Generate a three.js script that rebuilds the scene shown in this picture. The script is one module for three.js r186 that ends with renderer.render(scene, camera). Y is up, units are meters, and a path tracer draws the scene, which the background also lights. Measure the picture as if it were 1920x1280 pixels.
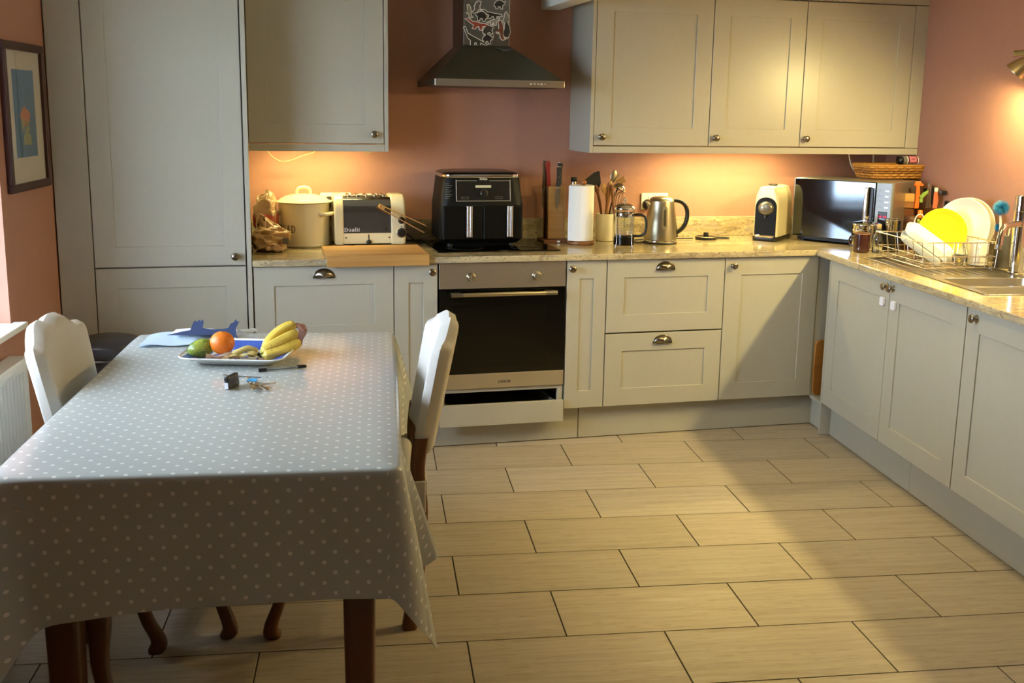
import * as THREE from 'three';
import { RoundedBoxGeometry } from 'three/addons/geometries/RoundedBoxGeometry.js';
import { mergeGeometries, mergeVertices, toCreasedNormals } from 'three/addons/utils/BufferGeometryUtils.js';
import { RectAreaLightUniformsLib } from 'three/addons/lights/RectAreaLightUniformsLib.js';
import { FontLoader } from 'three/addons/loaders/FontLoader.js';
import { TextGeometry } from 'three/addons/geometries/TextGeometry.js';

// ---------------------------------------------------------------- camera, sky, lights, exposure
const scene = new THREE.Scene();
const camera = new THREE.PerspectiveCamera(2 * Math.atan(640 / 1936.91) * 180 / Math.PI, 1920 / 1280, 0.05, 60);
camera.position.set(-0.79476, 1.55827, 4.51613);
camera.rotation.order = 'YXZ';
camera.rotation.set(-0.18628, -0.24669, 0.01616);
camera.setViewOffset(1920, 1280, 0, 70.87, 1920, 1280);
const renderer = new THREE.WebGLRenderer({ antialias: true });
renderer.toneMapping = THREE.LinearToneMapping;
renderer.toneMappingExposure = 1.1;
renderer.shadowMap.enabled = true;
RectAreaLightUniformsLib.init();
const SKY = 22, LAMP = 3.4, STRIP = 190, STRIP_L = 125, CEIL = 4.0;
const WARM = new THREE.Color().setRGB(1.0, 0.81, 0.34);
const WARM_STRIP = new THREE.Color().setRGB(1.0, 0.83, 0.36);
scene.background = new THREE.Color().setRGB(0.64 * SKY, 0.79 * SKY, 1.0 * SKY);   // even, overcast daylight

// ---------------------------------------------------------------- helpers
const PHI = -0.1188;                      // the side walls, table and right run stand askew to the back wall
const CP = Math.cos(PHI), SP = Math.sin(PHI);
const rw = (X, Z) => [X * CP + Z * SP, -X * SP + Z * CP];       // room frame -> world x, z
let seed = 20240611;
const rnd = (a = 0, b = 1) => { seed = (seed * 1664525 + 1013904223) >>> 0; return a + (b - a) * seed / 4294967296; };
const used = {};
function numbered(n) { used[n] = (used[n] || 0) + 1; return used[n] === 1 ? n : n + '_' + String(used[n] - 1).padStart(3, '0'); }
const HSV = (h) => new THREE.Color(h);
function mat(hex, rough = 0.5, metal = 0, extra = {}) { return new THREE.MeshPhysicalMaterial({ color: HSV(hex), roughness: rough, metalness: metal, ...extra }); }
function tag(o, label, category, group, kind) { if (label) o.userData.label = label; if (category) o.userData.category = category; if (group) o.userData.group = group; if (kind) o.userData.kind = kind; return o; }
function thing(name, label, category, pos, turn = 0, group) { const o = new THREE.Group(); o.name = numbered(name); scene.add(o); o.position.set(...pos); o.rotation.y = turn; return tag(o, label, category, group); }
function thingR(name, label, category, X, Y, Z, turn = 0, group) { const [x, z] = rw(X, Z); return thing(name, label, category, [x, Y, z], PHI + turn, group); }
function M(list) {
  if (!Array.isArray(list)) return list;
  const gs = list.map(g => { const q = g.index ? g.toNonIndexed() : g.clone(); for (const k of Object.keys(q.attributes)) if (!['position', 'normal', 'uv'].includes(k)) q.deleteAttribute(k); if (!q.attributes.uv) q.setAttribute('uv', new THREE.BufferAttribute(new Float32Array(q.attributes.position.count * 2), 2)); return q; });
  return mergeGeometries(gs, false);
}
function part(name, geo, m, parent) { const o = new THREE.Mesh(M(geo), m); o.name = parent === scene ? numbered(name) : name; parent.add(o); if (parent !== scene) { let k = 0; for (const c of parent.children) if (c !== o && (c.name === name || c.name.startsWith(name + '_0'))) k++; if (k) o.name = name + '_' + String(k).padStart(3, '0'); } return o; }
function solo(name, geo, m, label, category, pos, turn = 0, group) { const o = part(name, geo, m, scene); o.position.set(...pos); o.rotation.y = turn; return tag(o, label, category, group); }
function soloR(name, geo, m, label, category, X, Y, Z, turn = 0, group) { const [x, z] = rw(X, Z); return solo(name, geo, m, label, category, [x, Y, z], PHI + turn, group); }
function struct(name, geo, m, pos = [0, 0, 0], turn = 0) { const o = part(name, geo, m, scene); o.position.set(...pos); o.rotation.y = turn; o.userData.kind = 'structure'; return o; }
const tr = (g, x = 0, y = 0, z = 0) => g.translate(x, y, z);
const rot = (g, x = 0, y = 0, z = 0) => { if (x) g.rotateX(x); if (y) g.rotateY(y); if (z) g.rotateZ(z); return g; };
function muv(g, s = 1, ox = 0, oy = 0) {          // box projection in metres
  g = g.index ? g.toNonIndexed() : g; const p = g.attributes.position, n = p.count, uv = new Float32Array(n * 2), a = new THREE.Vector3(), b = new THREE.Vector3(), c = new THREE.Vector3();
  for (let i = 0; i < n; i += 3) { a.fromBufferAttribute(p, i); b.fromBufferAttribute(p, i + 1); c.fromBufferAttribute(p, i + 2); const u = b.clone().sub(a), w = c.clone().sub(a); u.cross(w); const ax = Math.abs(u.x), ay = Math.abs(u.y), az = Math.abs(u.z); [a, b, c].forEach((v, k) => { let q = ay >= ax && ay >= az ? [v.x, v.z] : az >= ax ? [v.x, v.y] : [v.z, v.y]; uv[(i + k) * 2] = q[0] * s + ox; uv[(i + k) * 2 + 1] = q[1] * s + oy; }); }
  g.setAttribute('uv', new THREE.BufferAttribute(uv, 2)); return g;
}
// box with min corner at x,y,z
function bx(x, y, z, w, h, d, r = 0.0015, seg = 1) { const q = Math.min(r, w / 2.01, h / 2.01, d / 2.01); const g = q > 0 ? new RoundedBoxGeometry(w, h, d, seg, q) : new THREE.BoxGeometry(w, h, d); return muv(g.translate(x + w / 2, y + h / 2, z + d / 2)); }
const cyl = (r0, r1, h, seg = 32, open = false) => new THREE.CylinderGeometry(r1, r0, h, seg, 1, open).translate(0, h / 2, 0);
const lathe = (pts, seg = 40) => new THREE.LatheGeometry(pts.map(p => new THREE.Vector2(Math.max(p[0], 1e-5), p[1])), seg);
const V = (a) => new THREE.Vector3(...a);
function tube(pts, r, seg = 24, rs = 8, closed = false) { const c = new THREE.CatmullRomCurve3(pts.map(V), closed, 'centripetal'); const g = [new THREE.TubeGeometry(c, seg, r, rs, closed)]; if (!closed) { for (const t of [0, 1]) { const p = c.getPoint(t); g.push(new THREE.SphereGeometry(r, rs, 6).translate(p.x, p.y, p.z)); } } return M(g); }
function bar(a, b, r, rs = 8) { const A = V(a), B = V(b), d = B.clone().sub(A), L = d.length(); const g = new THREE.CylinderGeometry(r, r, L, rs); g.applyQuaternion(new THREE.Quaternion().setFromUnitVectors(new THREE.Vector3(0, 1, 0), d.normalize())); const m = A.add(B).multiplyScalar(.5); return g.translate(m.x, m.y, m.z); }
function wire(pts, r, rs = 6) { const g = []; for (let i = 0; i < pts.length - 1; i++) g.push(bar(pts[i], pts[i + 1], r, rs)); for (const p of pts) g.push(new THREE.SphereGeometry(r, rs, 5).translate(...p)); return M(g); }
function shape(pts, holes = []) { const s = new THREE.Shape(pts.map(p => new THREE.Vector2(...p))); for (const h of holes) s.holes.push(new THREE.Path(h.map(p => new THREE.Vector2(...p)))); return s; }
function ext(s, d, b = 0, curve = 8, bs = 2) { return new THREE.ExtrudeGeometry(s, { depth: d - 2 * b, bevelEnabled: b > 0, bevelThickness: b, bevelSize: b, bevelOffset: -b, bevelSegments: bs, curveSegments: curve }).translate(0, 0, b); }
function rrect(x, y, w, h, r) { const s = new THREE.Shape(); s.moveTo(x + r, y); s.lineTo(x + w - r, y); s.absarc(x + w - r, y + r, r, -Math.PI / 2, 0); s.lineTo(x + w, y + h - r); s.absarc(x + w - r, y + h - r, r, 0, Math.PI / 2); s.lineTo(x + r, y + h); s.absarc(x + r, y + h - r, r, Math.PI / 2, Math.PI); s.lineTo(x, y + r); s.absarc(x + r, y + r, r, Math.PI, Math.PI * 1.5); return s; }
function rrPts(x, y, w, h, r, n) { const P = []; for (const [cx, cy, a] of [[x + w - r, y + r, -.5], [x + w - r, y + h - r, 0], [x + r, y + h - r, .5], [x + r, y + r, 1]]) for (let i = 0; i <= n; i++) { const t = (a + i / n / 2) * Math.PI; P.push([cx + r * Math.cos(t), cy + r * Math.sin(t)]); } P.push(P[0].slice()); return P; }
function spline(pts, n = 40, closed = true) { const c = new THREE.SplineCurve(pts.map(p => new THREE.Vector2(...p))); return c.getPoints(n).map(p => [p.x, p.y]); }
// grid surface from f(u,v) -> [x,y,z]; uvf optional
function surf(f, nu, nv, uvf, flip = false) {
  const P = [], T = [], I = []; for (let j = 0; j <= nv; j++) for (let i = 0; i <= nu; i++) { const u = i / nu, v = j / nv; P.push(...f(u, v)); T.push(...(uvf ? uvf(u, v) : [u, v])); }
  for (let j = 0; j < nv; j++) for (let i = 0; i < nu; i++) { const a = j * (nu + 1) + i, b = a + 1, c = a + nu + 1, d = c + 1; if (flip) I.push(a, c, b, b, c, d); else I.push(a, b, c, b, d, c); }
  const g = new THREE.BufferGeometry(); g.setAttribute('position', new THREE.Float32BufferAttribute(P, 3)); g.setAttribute('uv', new THREE.Float32BufferAttribute(T, 2)); g.setIndex(I); g.computeVertexNormals(); return g;
}
function jitter(g, f) { g = mergeVertices(g); const p = g.attributes.position, v = new THREE.Vector3(); for (let i = 0; i < p.count; i++) { v.fromBufferAttribute(p, i); f(v); p.setXYZ(i, v.x, v.y, v.z); } g.computeVertexNormals(); return g; }

// ---------------------------------------------------------------- computed textures
const hash = (x, y, s) => { let h = (x * 374761393 + y * 668265263 + s * 974711) | 0; h = Math.imul(h ^ (h >>> 13), 1274126177); return ((h ^ (h >>> 16)) >>> 0) / 4294967296; };
function vn(x, y, px, py, s) { const xi = Math.floor(x), yi = Math.floor(y), fx = x - xi, fy = y - yi, u = fx * fx * (3 - 2 * fx), v = fy * fy * (3 - 2 * fy), w = (a, p) => ((a % p) + p) % p; const a = hash(w(xi, px), w(yi, py), s), b = hash(w(xi + 1, px), w(yi, py), s), c = hash(w(xi, px), w(yi + 1, py), s), d = hash(w(xi + 1, px), w(yi + 1, py), s); return a + (b - a) * u + (c - a) * v + (a - b - c + d) * u * v; }
function fbm(u, v, px, py, s, oct = 4) { let t = 0, a = .5, n = 0; for (let o = 0; o < oct; o++) { t += a * vn(u * px, v * py, px, py, s + o * 17); n += a; a *= .5; px *= 2; py *= 2; } return t / n; }
function tex(w, h, f, srgb = true, rx = 1, ry = 1) { const d = new Uint8Array(w * h * 4); for (let y = 0; y < h; y++) for (let x = 0; x < w; x++) { const c = f(x / w, y / h), k = (y * w + x) * 4; for (let i = 0; i < 3; i++) d[k + i] = Math.max(0, Math.min(255, c.length ? c[i] : c)); d[k + 3] = 255; } const t = new THREE.DataTexture(d, w, h, THREE.RGBAFormat); t.wrapS = t.wrapT = THREE.RepeatWrapping; t.magFilter = THREE.LinearFilter; t.minFilter = THREE.LinearMipmapLinearFilter; t.generateMipmaps = true; if (srgb) t.colorSpace = THREE.SRGBColorSpace; t.repeat.set(rx, ry); t.needsUpdate = true; return t; }
const mix = (a, b, t) => a.map((v, i) => v + (b[i] - v) * t), cl = (x) => Math.max(0, Math.min(1, x)), ss = (a, b, x) => { x = cl((x - a) / (b - a)); return x * x * (3 - 2 * x); };
const font = { sans: await new FontLoader().loadAsync('fonts/droid/droid_sans_bold.typeface.json'), reg: await new FontLoader().loadAsync('fonts/droid/droid_sans_regular.typeface.json'), serif: await new FontLoader().loadAsync('fonts/droid/droid_serif_regular.typeface.json'), mono: await new FontLoader().loadAsync('fonts/droid/droid_sans_mono_regular.typeface.json') };
function letters(s, size, depth = .0006, f = 'sans', stretch = 1) { const g = new TextGeometry(s, { font: font[f], size, depth, curveSegments: 3, bevelEnabled: false }); g.computeBoundingBox(); const b = g.boundingBox; g.translate(-(b.min.x + b.max.x) / 2, -(b.min.y + b.max.y) / 2, 0); g.scale(stretch, 1, 1); return g; }
function woodTex(a, b, s, stretch = 14) { return tex(256, 256, (u, v) => { const n = fbm(u, v, 2, stretch, s, 5), r = Math.sin((n * 9 + v * 6.283 * 2) * 1.0) * .5 + .5, f = fbm(u, v, 4, 90, s + 5, 2); return mix(a, b, cl(.55 * r * n * 1.4 + .45 * f)); }); }
function bumpNoise(px, py, s, oct = 4, size = 256) { return tex(size, size, (u, v) => 255 * fbm(u, v, px, py, s, oct), false); }
// ---------------------------------------------------------------- materials
const wallBump = bumpNoise(90, 90, 3, 3); 
const T_wall = tex(512, 512, (u, v) => { const n = fbm(u, v, 3, 3, 11, 5), m = fbm(u, v, 60, 60, 12, 2); return mix([168, 121, 100], [176, 128, 107], .6 * n + .4 * m); }, true, .7, .7);
const mWall = mat('#ffffff', .82, 0, { map: T_wall, bumpMap: wallBump.clone(), bumpScale: .0006 });
const mCeil = mat('#e9e4d8', .9);
const T_cab = tex(256, 256, (u, v) => { const n = fbm(u, v, 4, 4, 21, 4), m = fbm(u, v, 70, 50, 22, 2); return mix([174, 169, 152], [179, 174, 157], .5 * n + .5 * m); });
const mCab = mat('#ffffff', .36, 0, { map: T_cab, bumpMap: bumpNoise(90, 90, 23, 3), bumpScale: .00005 });
const mCabIn = mat('#8d897c', .7), mPlinth = mCab;
const mWhite = mat('#e8e6df', .45), mGapDark = mat('#15130f', .9);
const T_gran = tex(1024, 512, (u, v) => {
  const wx = fbm(u, v, 6, 6, 31, 3) - .5, n = fbm(u + wx * .05, v + wx * .12, 4, 16, 32, 5), f = fbm(u, v, 70, 120, 33, 3), k = fbm(u + .04 * wx, v + .1 * wx, 5, 14, 34, 5), sp = fbm(u, v, 160, 150, 35, 2);
  let c = mix([190, 174, 136], [168, 150, 114], ss(.35, .7, n)); c = mix(c, [206, 192, 156], ss(.5, .75, f) * .5); c = mix(c, [118, 104, 84], ss(.045, .0, Math.abs(k - .5)) * .45); c = mix(c, [96, 84, 68], ss(.68, .8, sp) * .55); c = mix(c, [160, 150, 138], ss(.6, .8, fbm(u, v, 24, 40, 36, 3)) * .6); return c;
}, true, 1 / 1.6, 1 / .8);
const mGran = mat('#ffffff', .16, 0, { map: T_gran, clearcoat: .35, clearcoatRoughness: .08 });
const T_tile = tex(1024, 512, (u, v) => {
  const w = (fbm(u, v, 4, 6, 41, 3) - .5) * .03, a = fbm(u, v + w, 3, 60, 42, 4), b = fbm(u, v + w, 14, 150, 43, 3), c0 = fbm(u, v, 3, 3, 44, 3), d = fbm(u, v + w, 24, 110, 46, 2);
  let c = mix([168, 156, 138], [180, 168, 149], ss(.3, .7, a)); c = mix(c, [196, 186, 168], ss(.6, .8, b) * .4); c = mix(c, [146, 131, 110], ss(.66, .82, d) * .45); return mix(c, [186, 164, 140], c0 * .25);
}, true, 1 / 1.2, 1 / .6);
const T_tileR = tex(512, 256, (u, v) => 255 * (.30 + .30 * fbm(u, v, 6, 40, 45, 4)), false, 1 / 1.2, 1 / .6);
const tileMats = ['#ffffff', '#f6f3ee', '#fbf8f0', '#f2f0ea'].map(h => mat(h, .95, 0, { map: T_tile, roughnessMap: T_tileR, bumpMap: T_tileR, bumpScale: .00012 }));
const mGrout = mat('#2c261d', .9);
const mSteel = mat('#d2cdc2', .36, 1, { bumpMap: tex(256, 256, (u, v) => 255 * fbm(u, v, 2, 120, 51, 2), false, 3, 3), bumpScale: .00008 });
const mSteelDk = mat('#8b877e', .34, 1);
const mChrome = mat('#d8d6d2', .07, 1), mNickel = mat('#8f8576', .24, 1), mBrushed = mat('#b3a98f', .33, 1);
const mBlack = mat('#141414', .35), mBlackGl = mat('#050505', .05, 0, { specularIntensity: .8 }), mBlackMt = mat('#1a1a1b', .55);
const mCream = mat('#e0d3a8', .22, 0, { clearcoat: .5, clearcoatRoughness: .1 });
const mGlass = mat('#ffffff', .02, 0, { transmission: 1, thickness: 0, ior: 1.5 });
const mGlassSolid = mat('#fbfffd', .02, 0, { transmission: 1, thickness: .004, ior: 1.48 });
const T_oak = woodTex([120, 74, 36], [160, 108, 60], 61), T_bam = woodTex([168, 120, 62], [204, 160, 94], 62, 22), T_dkw = woodTex([92, 52, 26], [126, 76, 40], 63);
const mOak = mat('#ffffff', .45, 0, { map: T_oak }), mBamboo = mat('#ffffff', .5, 0, { map: T_bam }), mDkWood = mat('#ffffff', .4, 0, { map: T_dkw });
const mFabric = mat('#c4bdb0', .95, 0, { sheen: .4, sheenRoughness: .6, bumpMap: bumpNoise(120, 120, 71, 2), bumpScale: .0008 });
// ---------------------------------------------------------------- room shell
{
  const X0 = -1.571, X1 = 2.532, H = 2.36, Z1 = 6.0;
  // floor: a slab with the joints' colour, each tile a piece of it
  const fl = struct('floor', bx(-2.75, -.2, -2.7, 5.3, .1985, 7.9, 0), mGrout, [0.4499, 0, 1.2127], -0.1122);
  const L = .6035, W = .2985, gap = .0042, xa = -2.158, xb = 1.938, cache = {};
  for (let r = -7; r < 16; r++) for (let k = -5; k < 5; k++) {
    const x = (k + (r % 2 ? .5 : 0)) * L; let a = Math.max(x, xa), b = Math.min(x + L, xb); if (b - a < .03) continue;
    const key = (b - a).toFixed(4); const vr = Math.floor(rnd(0, 4));
    const g = cache[key + vr] || (cache[key + vr] = muv(new RoundedBoxGeometry(b - a - gap, .010, W - gap, 1, .0012).translate((b - a) / 2, -.005, W / 2), 1, vr * .37 + .1, vr * .21));
    const t = part('floor_tile', g, tileMats[Math.floor(rnd(0, 4))], fl); t.position.set(a, rnd(-.0003, .0003), r * W);
  }
  struct('wall_back', bx(-1.85, -.1, -.8, 4.75, 2.6, .2, 0), mWall);
  // left wall with the window opening (room frame)
  const wz0 = .765, wz1 = 2.35, wy0 = .755, wy1 = 2.13, T = .34;
  struct('wall_left', [bx(X0 - T, -.1, -.95, T, H + .14, .95 + wz0, 0), bx(X0 - T, -.1, wz0, T, wy0 + .1, wz1 - wz0, 0), bx(X0 - T, wy1, wz0, T, H + .04 - wy1, wz1 - wz0, 0), bx(X0 - T, -.1, wz1, T, H + .14, Z1 + .2 - wz1, 0)], mWall, [0, 0, 0], PHI);
  struct('wall_right', bx(X1, -.1, -1.4, .22, H + .14, Z1 + 1.6, 0), mWall, [0, 0, 0], PHI);
  struct('wall_front', bx(X0 - .2, -.1, Z1, 4.6, H + .14, .2, 0), mat('#ddd6c8', .85), [0, 0, 0], PHI);
  struct('ceiling', bx(-2.6, H, -1.3, 5.6, .15, 7.8, 0), mCeil, [0, 0, 0], PHI);
  solo('ceiling_beam', muv(new RoundedBoxGeometry(.1, .34, 6.4, 2, .006).translate(.05, .17, 3.2)), mat('#e6e3da', .7), 'white boxed beam running out from the back wall between hood and wall cupboards', 'beam', [.616, 2.044, -.599]);
  struct('garden_ground', bx(-16, -.35, -8, 16 + X0 - T - .01, .1, 20, 0), mat('#5d6450', .95), [0, 0, 0], PHI);
  // window: frame with casements and panes, sill board on the wall's opening
  const win = new THREE.Group(); win.name = 'window_1'; win.userData.kind = 'structure'; scene.add(win); win.rotation.y = PHI;
  const xf = X0 - .27, fd = .06;
  part('window_frame', [bx(xf, wy0, wz0, fd, .06, wz1 - wz0), bx(xf, wy1 - .06, wz0, fd, .06, wz1 - wz0), bx(xf, wy0, wz0, fd, wy1 - wy0, .055), bx(xf, wy0, wz1 - .055, fd, wy1 - wy0, .055), bx(xf, wy0, (wz0 + wz1) / 2 - .035, fd, wy1 - wy0, .07)], mWhite, win);
  for (const k of [0, 1]) part('window_pane', bx(xf + .025, wy0 + .05, wz0 + .05 + k * (wz1 - wz0) / 2, .004, wy1 - wy0 - .1, (wz1 - wz0) / 2 - .1, 0), mGlass, win);
  part('window_sill', bx(X0 - .25, wy0, wz0 - .0, .252, .022, wz1 - wz0, .003), mWhite, win);
  part('sill_nosing', bx(X0, wy0, wz0 - .03, .051, .022, wz1 - wz0 + .06, .006, 2), mWhite, win);
}
// ---------------------------------------------------------------- fitted cupboards
const YT = .8745, YB = .164, ST = .085;
function doorAt(parent, x, y, w, h, z = 0, name = 'door', st = ST, sv = st) {       // shaker door: frame, recessed panel
  const g = .0021; x += g; y += g; w -= 2 * g; h -= 2 * g;
  const s = shape([[0, 0], [w, 0], [w, h], [0, h]], [[[st, sv], [st, h - sv], [w - st, h - sv], [w - st, sv]]]);
  const d = part(name, muv(ext(s, .02, .0012, 1, 1).translate(0, 0, -.02)), mCab, parent); d.position.set(x, y, z);
  part('door_panel', bx(st - .006, sv - .006, -.017, w - 2 * st + .012, h - 2 * sv + .012, .0115, 0), mCab, d);
  return d;
}
const G_knob = lathe([[0, .0285], [.006, .0283], [.0135, .0265], [.0163, .0225], [.0155, .0195], [.0075, .0165], [.0055, .012], [.006, .006], [.0125, .0035], [.014, .0012], [.014, 0]], 28).rotateX(Math.PI / 2);
function knobOn(d, X, Y) { const k = part('knob', G_knob, mNickel, d); k.position.set(X - d.position.x, Y - d.position.y, 0); return k; }
const G_cup = (() => {            // half-dome cup pull with a back flange
  const s = surf((u, v) => { const a = Math.PI * u, b = v * Math.PI / 2; const rx = .0455, ry = .036, rz = .025; return [-rx * Math.cos(a) * Math.cos(b * .98) , ry * Math.sin(a) * Math.cos(b * .98), rz * Math.sin(b) * (.25 + .75 * Math.sin(a) ** .5)]; }, 28, 10, null, true);
  const rim = []; for (let i = 0; i <= 20; i++) { const a = Math.PI * i / 20; rim.push([-.0475 * Math.cos(a), .0385 * Math.sin(a), .001]); }
  return M([s, tube(rim, .0024, 30, 6), bx(-.047, -.0015, 0, .094, .003, .012, .001)]);
})();
function cupOn(d, X, Y) { const k = part('cup_handle', G_cup, mNickel, d); k.position.set(X - d.position.x, Y - d.position.y, .0); return k; }
const base = (label, x, w) => { const t = thing('base_cabinet', label, 'cabinet', [0, 0, 0]); part('carcass', [bx(x + .001, YB, -.56, .016, YT - YB, .538, 0), bx(x + w - .017, YB, -.56, .016, YT - YB, .538, 0), bx(x + .001, YB, -.56, w - .002, .016, .538, 0), bx(x + .001, YB, -.56, w - .002, YT - YB, .01, 0), bx(x + .001, YT - .05, -.04, w - .002, .04, .018, 0)], mCabIn, t); return t; };
{
  // tall housing on the left
  const t = thing('tall_cabinet', 'tall grey-beige shaker housing cabinet left of the worktop, two doors', 'cabinet', [0, 0, 0]);
  part('carcass', [bx(-1.443, .16, -.59, .016, 2.1, .568, 0), bx(-.845, .16, -.59, .016, 2.1, .568, 0), bx(-1.443, .16, -.59, .614, 2.1, .01, 0), bx(-1.443, .87, -.58, .614, .02, .555, 0), bx(-1.443, 2.24, -.59, .614, .02, .568, 0), bx(-1.443, .16, -.59, .614, .016, .568, 0)], mCabIn, t);
  const u = doorAt(t, -1.4405, .8825, .609, 1.375, 0, 'door'); knobOn(u, -.8765, .923);
  doorAt(t, -1.4405, YB, .609, .7165, 0, 'door');
  part('filler_panel', bx(-1.576, .0, -.02, .1335, 2.30, .02, .0015), mCab, t);
  part('end_panel', bx(-.8285, 0, -.598, .0195, 2.30, .603, .0012), mCab, t);
  part('plinth', bx(-1.443, .003, -.062, .613, .155, .016, .001), mPlinth, t);
}
{
  const d = base('grey-beige two-drawer base cabinet beside the tall housing cabinet', -.805, .605);
  let q = doorAt(d, -.805, .5235, .605, YT - .5235, 0, 'drawer_front'); cupOn(q, -.5056, .822);
  q = doorAt(d, -.805, YB, .605, .5205 - YB, 0, 'drawer_front'); cupOn(q, -.5056, .475);
  const n1 = base('narrow grey-beige base cabinet just left of the oven', -.2, .2); knobOn(doorAt(n1, -.2, YB, .198, YT - YB, 0, 'door', .064, ST), -.0295, .8365);
  const n2 = base('narrow grey-beige base cabinet just right of the oven', .5995, .199); knobOn(doorAt(n2, .602, YB, .196, YT - YB, 0, 'door', .062, ST), .626, .8365);
  const d2 = base('grey-beige two-drawer base cabinet right of the oven, two cup handles', .798, .599);
  q = doorAt(d2, .7985, .5235, .598, YT - .5235, 0, 'drawer_front'); cupOn(q, 1.089, .8225);
  q = doorAt(d2, .7985, YB, .598, .5205 - YB, 0, 'drawer_front'); cupOn(q, 1.089, .468);
  const c = base('grey-beige corner base cabinet with single door crossed by a slanting shadow', 1.397, .501); knobOn(doorAt(c, 1.397, YB, .501, YT - YB), 1.4376, .8345);
  // plinth boards of the back run
  for (const [a, b, lab] of [[-.806, -.052, 'plinth board under the cabinets left of the oven'], [-.05, .692, 'short plinth board under the oven and its open drawer'], [.694, 1.965, 'long plinth board under the drawers right of the oven']]) solo('plinth_board', bx(a, .004, -.0635, b - a - .002, .155, .016, .001), mPlinth, lab, 'plinth', [0, 0, 0]);
}
{
  // right run, square to the right wall: origin at XR
  const o = [1.8958, 0, 0];
  const RU = (label, a, b) => { const t = thing('base_cabinet', label, 'cabinet', o, PHI); const g = (z0, y0, dz, h, x0, dx) => bx(x0, y0, z0, dx, h, dz, 0); part('carcass', [g(a + .001, YB, .016, YT - YB, .022, .54), g(b - .017, YB, .016, YT - YB, .022, .54), g(a + .001, YB, b - a - .002, .016, .022, .54), g(a + .001, YB, b - a - .002, YT - YB, .55, .012), g(a + .001, YT - .05, b - a - .002, .04, .022, .018)], mCabIn, t); return t; };
  // doors face -x of the run: build them in a turned carrier frame (x along -z)
  const face = (t, a, b) => { const d = doorAt(t, 0, YB, b - a, YT - YB); d.rotation.y = -Math.PI / 2; d.position.set(0, YB + .0021, a + .0021); return d; };
  const kn = (d, u, y) => { const k = part('knob', G_knob, mNickel, d); k.position.set(u - d.position.z, y - d.position.y, 0); };
  const s = RU('grey-beige double-door sink cabinet on the right with white child locks', .1455, 1.3145);
  const d1 = face(s, .1455, .7292), d2 = face(s, .7292, 1.3145); kn(d1, .7035, .8415); kn(d2, .757, .841);
  const lockG = ext(rrect(-.0165, -.0195, .033, .039, .008), .012, .003, 6, 2);
  for (const [d, u, y] of [[d1, .681, .7735], [d2, .779, .7725]]) { const k = part('child_lock', lockG, mat('#e4e4ec', .4), d); k.position.set(u - d.position.z, y - d.position.y, 0); }
  const e = RU('grey-beige right-hand base cabinet nearest the camera, knob at top left', 1.3165, 1.925); kn(face(e, 1.3165, 1.925), 1.3795, .839);
  // open niche beside the corner: shelf, low plinth, floor-standing panel
  const n = thing('niche_panel', 'grey-beige floor-standing side panel with open slot niche in the corner', 'panel', o, PHI);
  part('side_panel', bx(.0, .003, .127, .58, YT - .003, .0175, .001), mCab, n);
  part('niche_shelf', bx(.004, .15, -.0, .5, .016, .121, .001), mCab, n);
  part('niche_back', bx(.5, .166, .006, .01, YT - .166, .121, 0), mCabIn, n);
  { const c = part('corner_post', bx(.004, YB - .01, -.022, .3, YT - YB + .008, .018, .001), mCab, n); c.rotation.y = -PHI; }
  part('niche_plinth', bx(.036, .004, -.055, .016, .146, .182, .001), mCab, n);
  for (const [a, b, lab] of [[.1455, .93, 'plinth board under the sink cabinet near the corner'], [.932, 1.93, 'plinth board under the right-hand cabinets nearest the camera']]) { const p = solo('plinth_board', bx(.052, .004, a, .016, .155, b - a, .001), mPlinth, lab, 'plinth', o, PHI); }
}
{
  // wall cupboards
  const zf = -.27, back = (x, w, y0, y1) => [bx(x, y0, -.598, .016, y1 - y0, .306, 0), bx(x + w - .016, y0, -.598, .016, y1 - y0, .306, 0), bx(x, y0, -.598, w, .016, .306, 0), bx(x, y1 - .016, -.598, w, .016, .306, 0), bx(x, y0, -.598, w, y1 - y0, .01, 0)];
  const wl = thing('wall_cabinet', 'grey-beige wall cupboard between tall housing and extractor hood', 'cabinet', [0, 0, 0]);
  part('carcass', back(-.808, .603, 1.39, 2.11), mCabIn, wl);
  knobOn(doorAt(wl, -.808, 1.3905, .603, .715, zf), -.2515, 1.434);
  part('end_panel', bx(-.204, 1.356, -.599, .0185, 2.118 - 1.356, .331, .0012), mCab, wl);
  part('light_pelmet', bx(-.808, 1.356, -.287, .6035, .0315, .018, .0012), mCab, wl);
  const labs = ['left wall cupboard of the right-hand three, beside the white beam', 'narrow middle wall cupboard of the right-hand three with glossy lamp glint', 'right wall cupboard of the right-hand three, against the right wall'];
  const xs = [.8005, 1.3995, 1.898, 2.5075], kx = [.8395, 1.4344, 1.928];
  for (let i = 0; i < 3; i++) { const t = thing('wall_cabinet', labs[i], 'cabinet', [0, 0, 0]); part('carcass', back(xs[i], xs[i + 1] - xs[i], 1.39, 2.11), mCabIn, t); knobOn(doorAt(t, xs[i], 1.3905, xs[i + 1] - xs[i], .715, zf), kx[i], 1.4325);
    if (i === 0) part('end_panel', bx(.7815, 1.356, -.599, .0185, 2.118 - 1.356, .331, .0012), mCab, t);
    if (i === 2) part('filler_strip', bx(2.5085, 1.3905, -.287, .079, .715, .017, .0012), mCab, t); }
  solo('light_pelmet', bx(.8005, 1.356, -.288, 1.785, .0315, .018, .0012), mCab, 'pelmet strip hiding the light under the three right-hand wall cupboards', 'pelmet', [0, 0, 0]);
  solo('cornice_strip', bx(.7815, 2.1095, -.305, 1.805, .045, .03, .0012), mCab, 'cornice strip along the top of the three right-hand wall cupboards', 'cornice', [0, 0, 0]);
}
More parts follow.
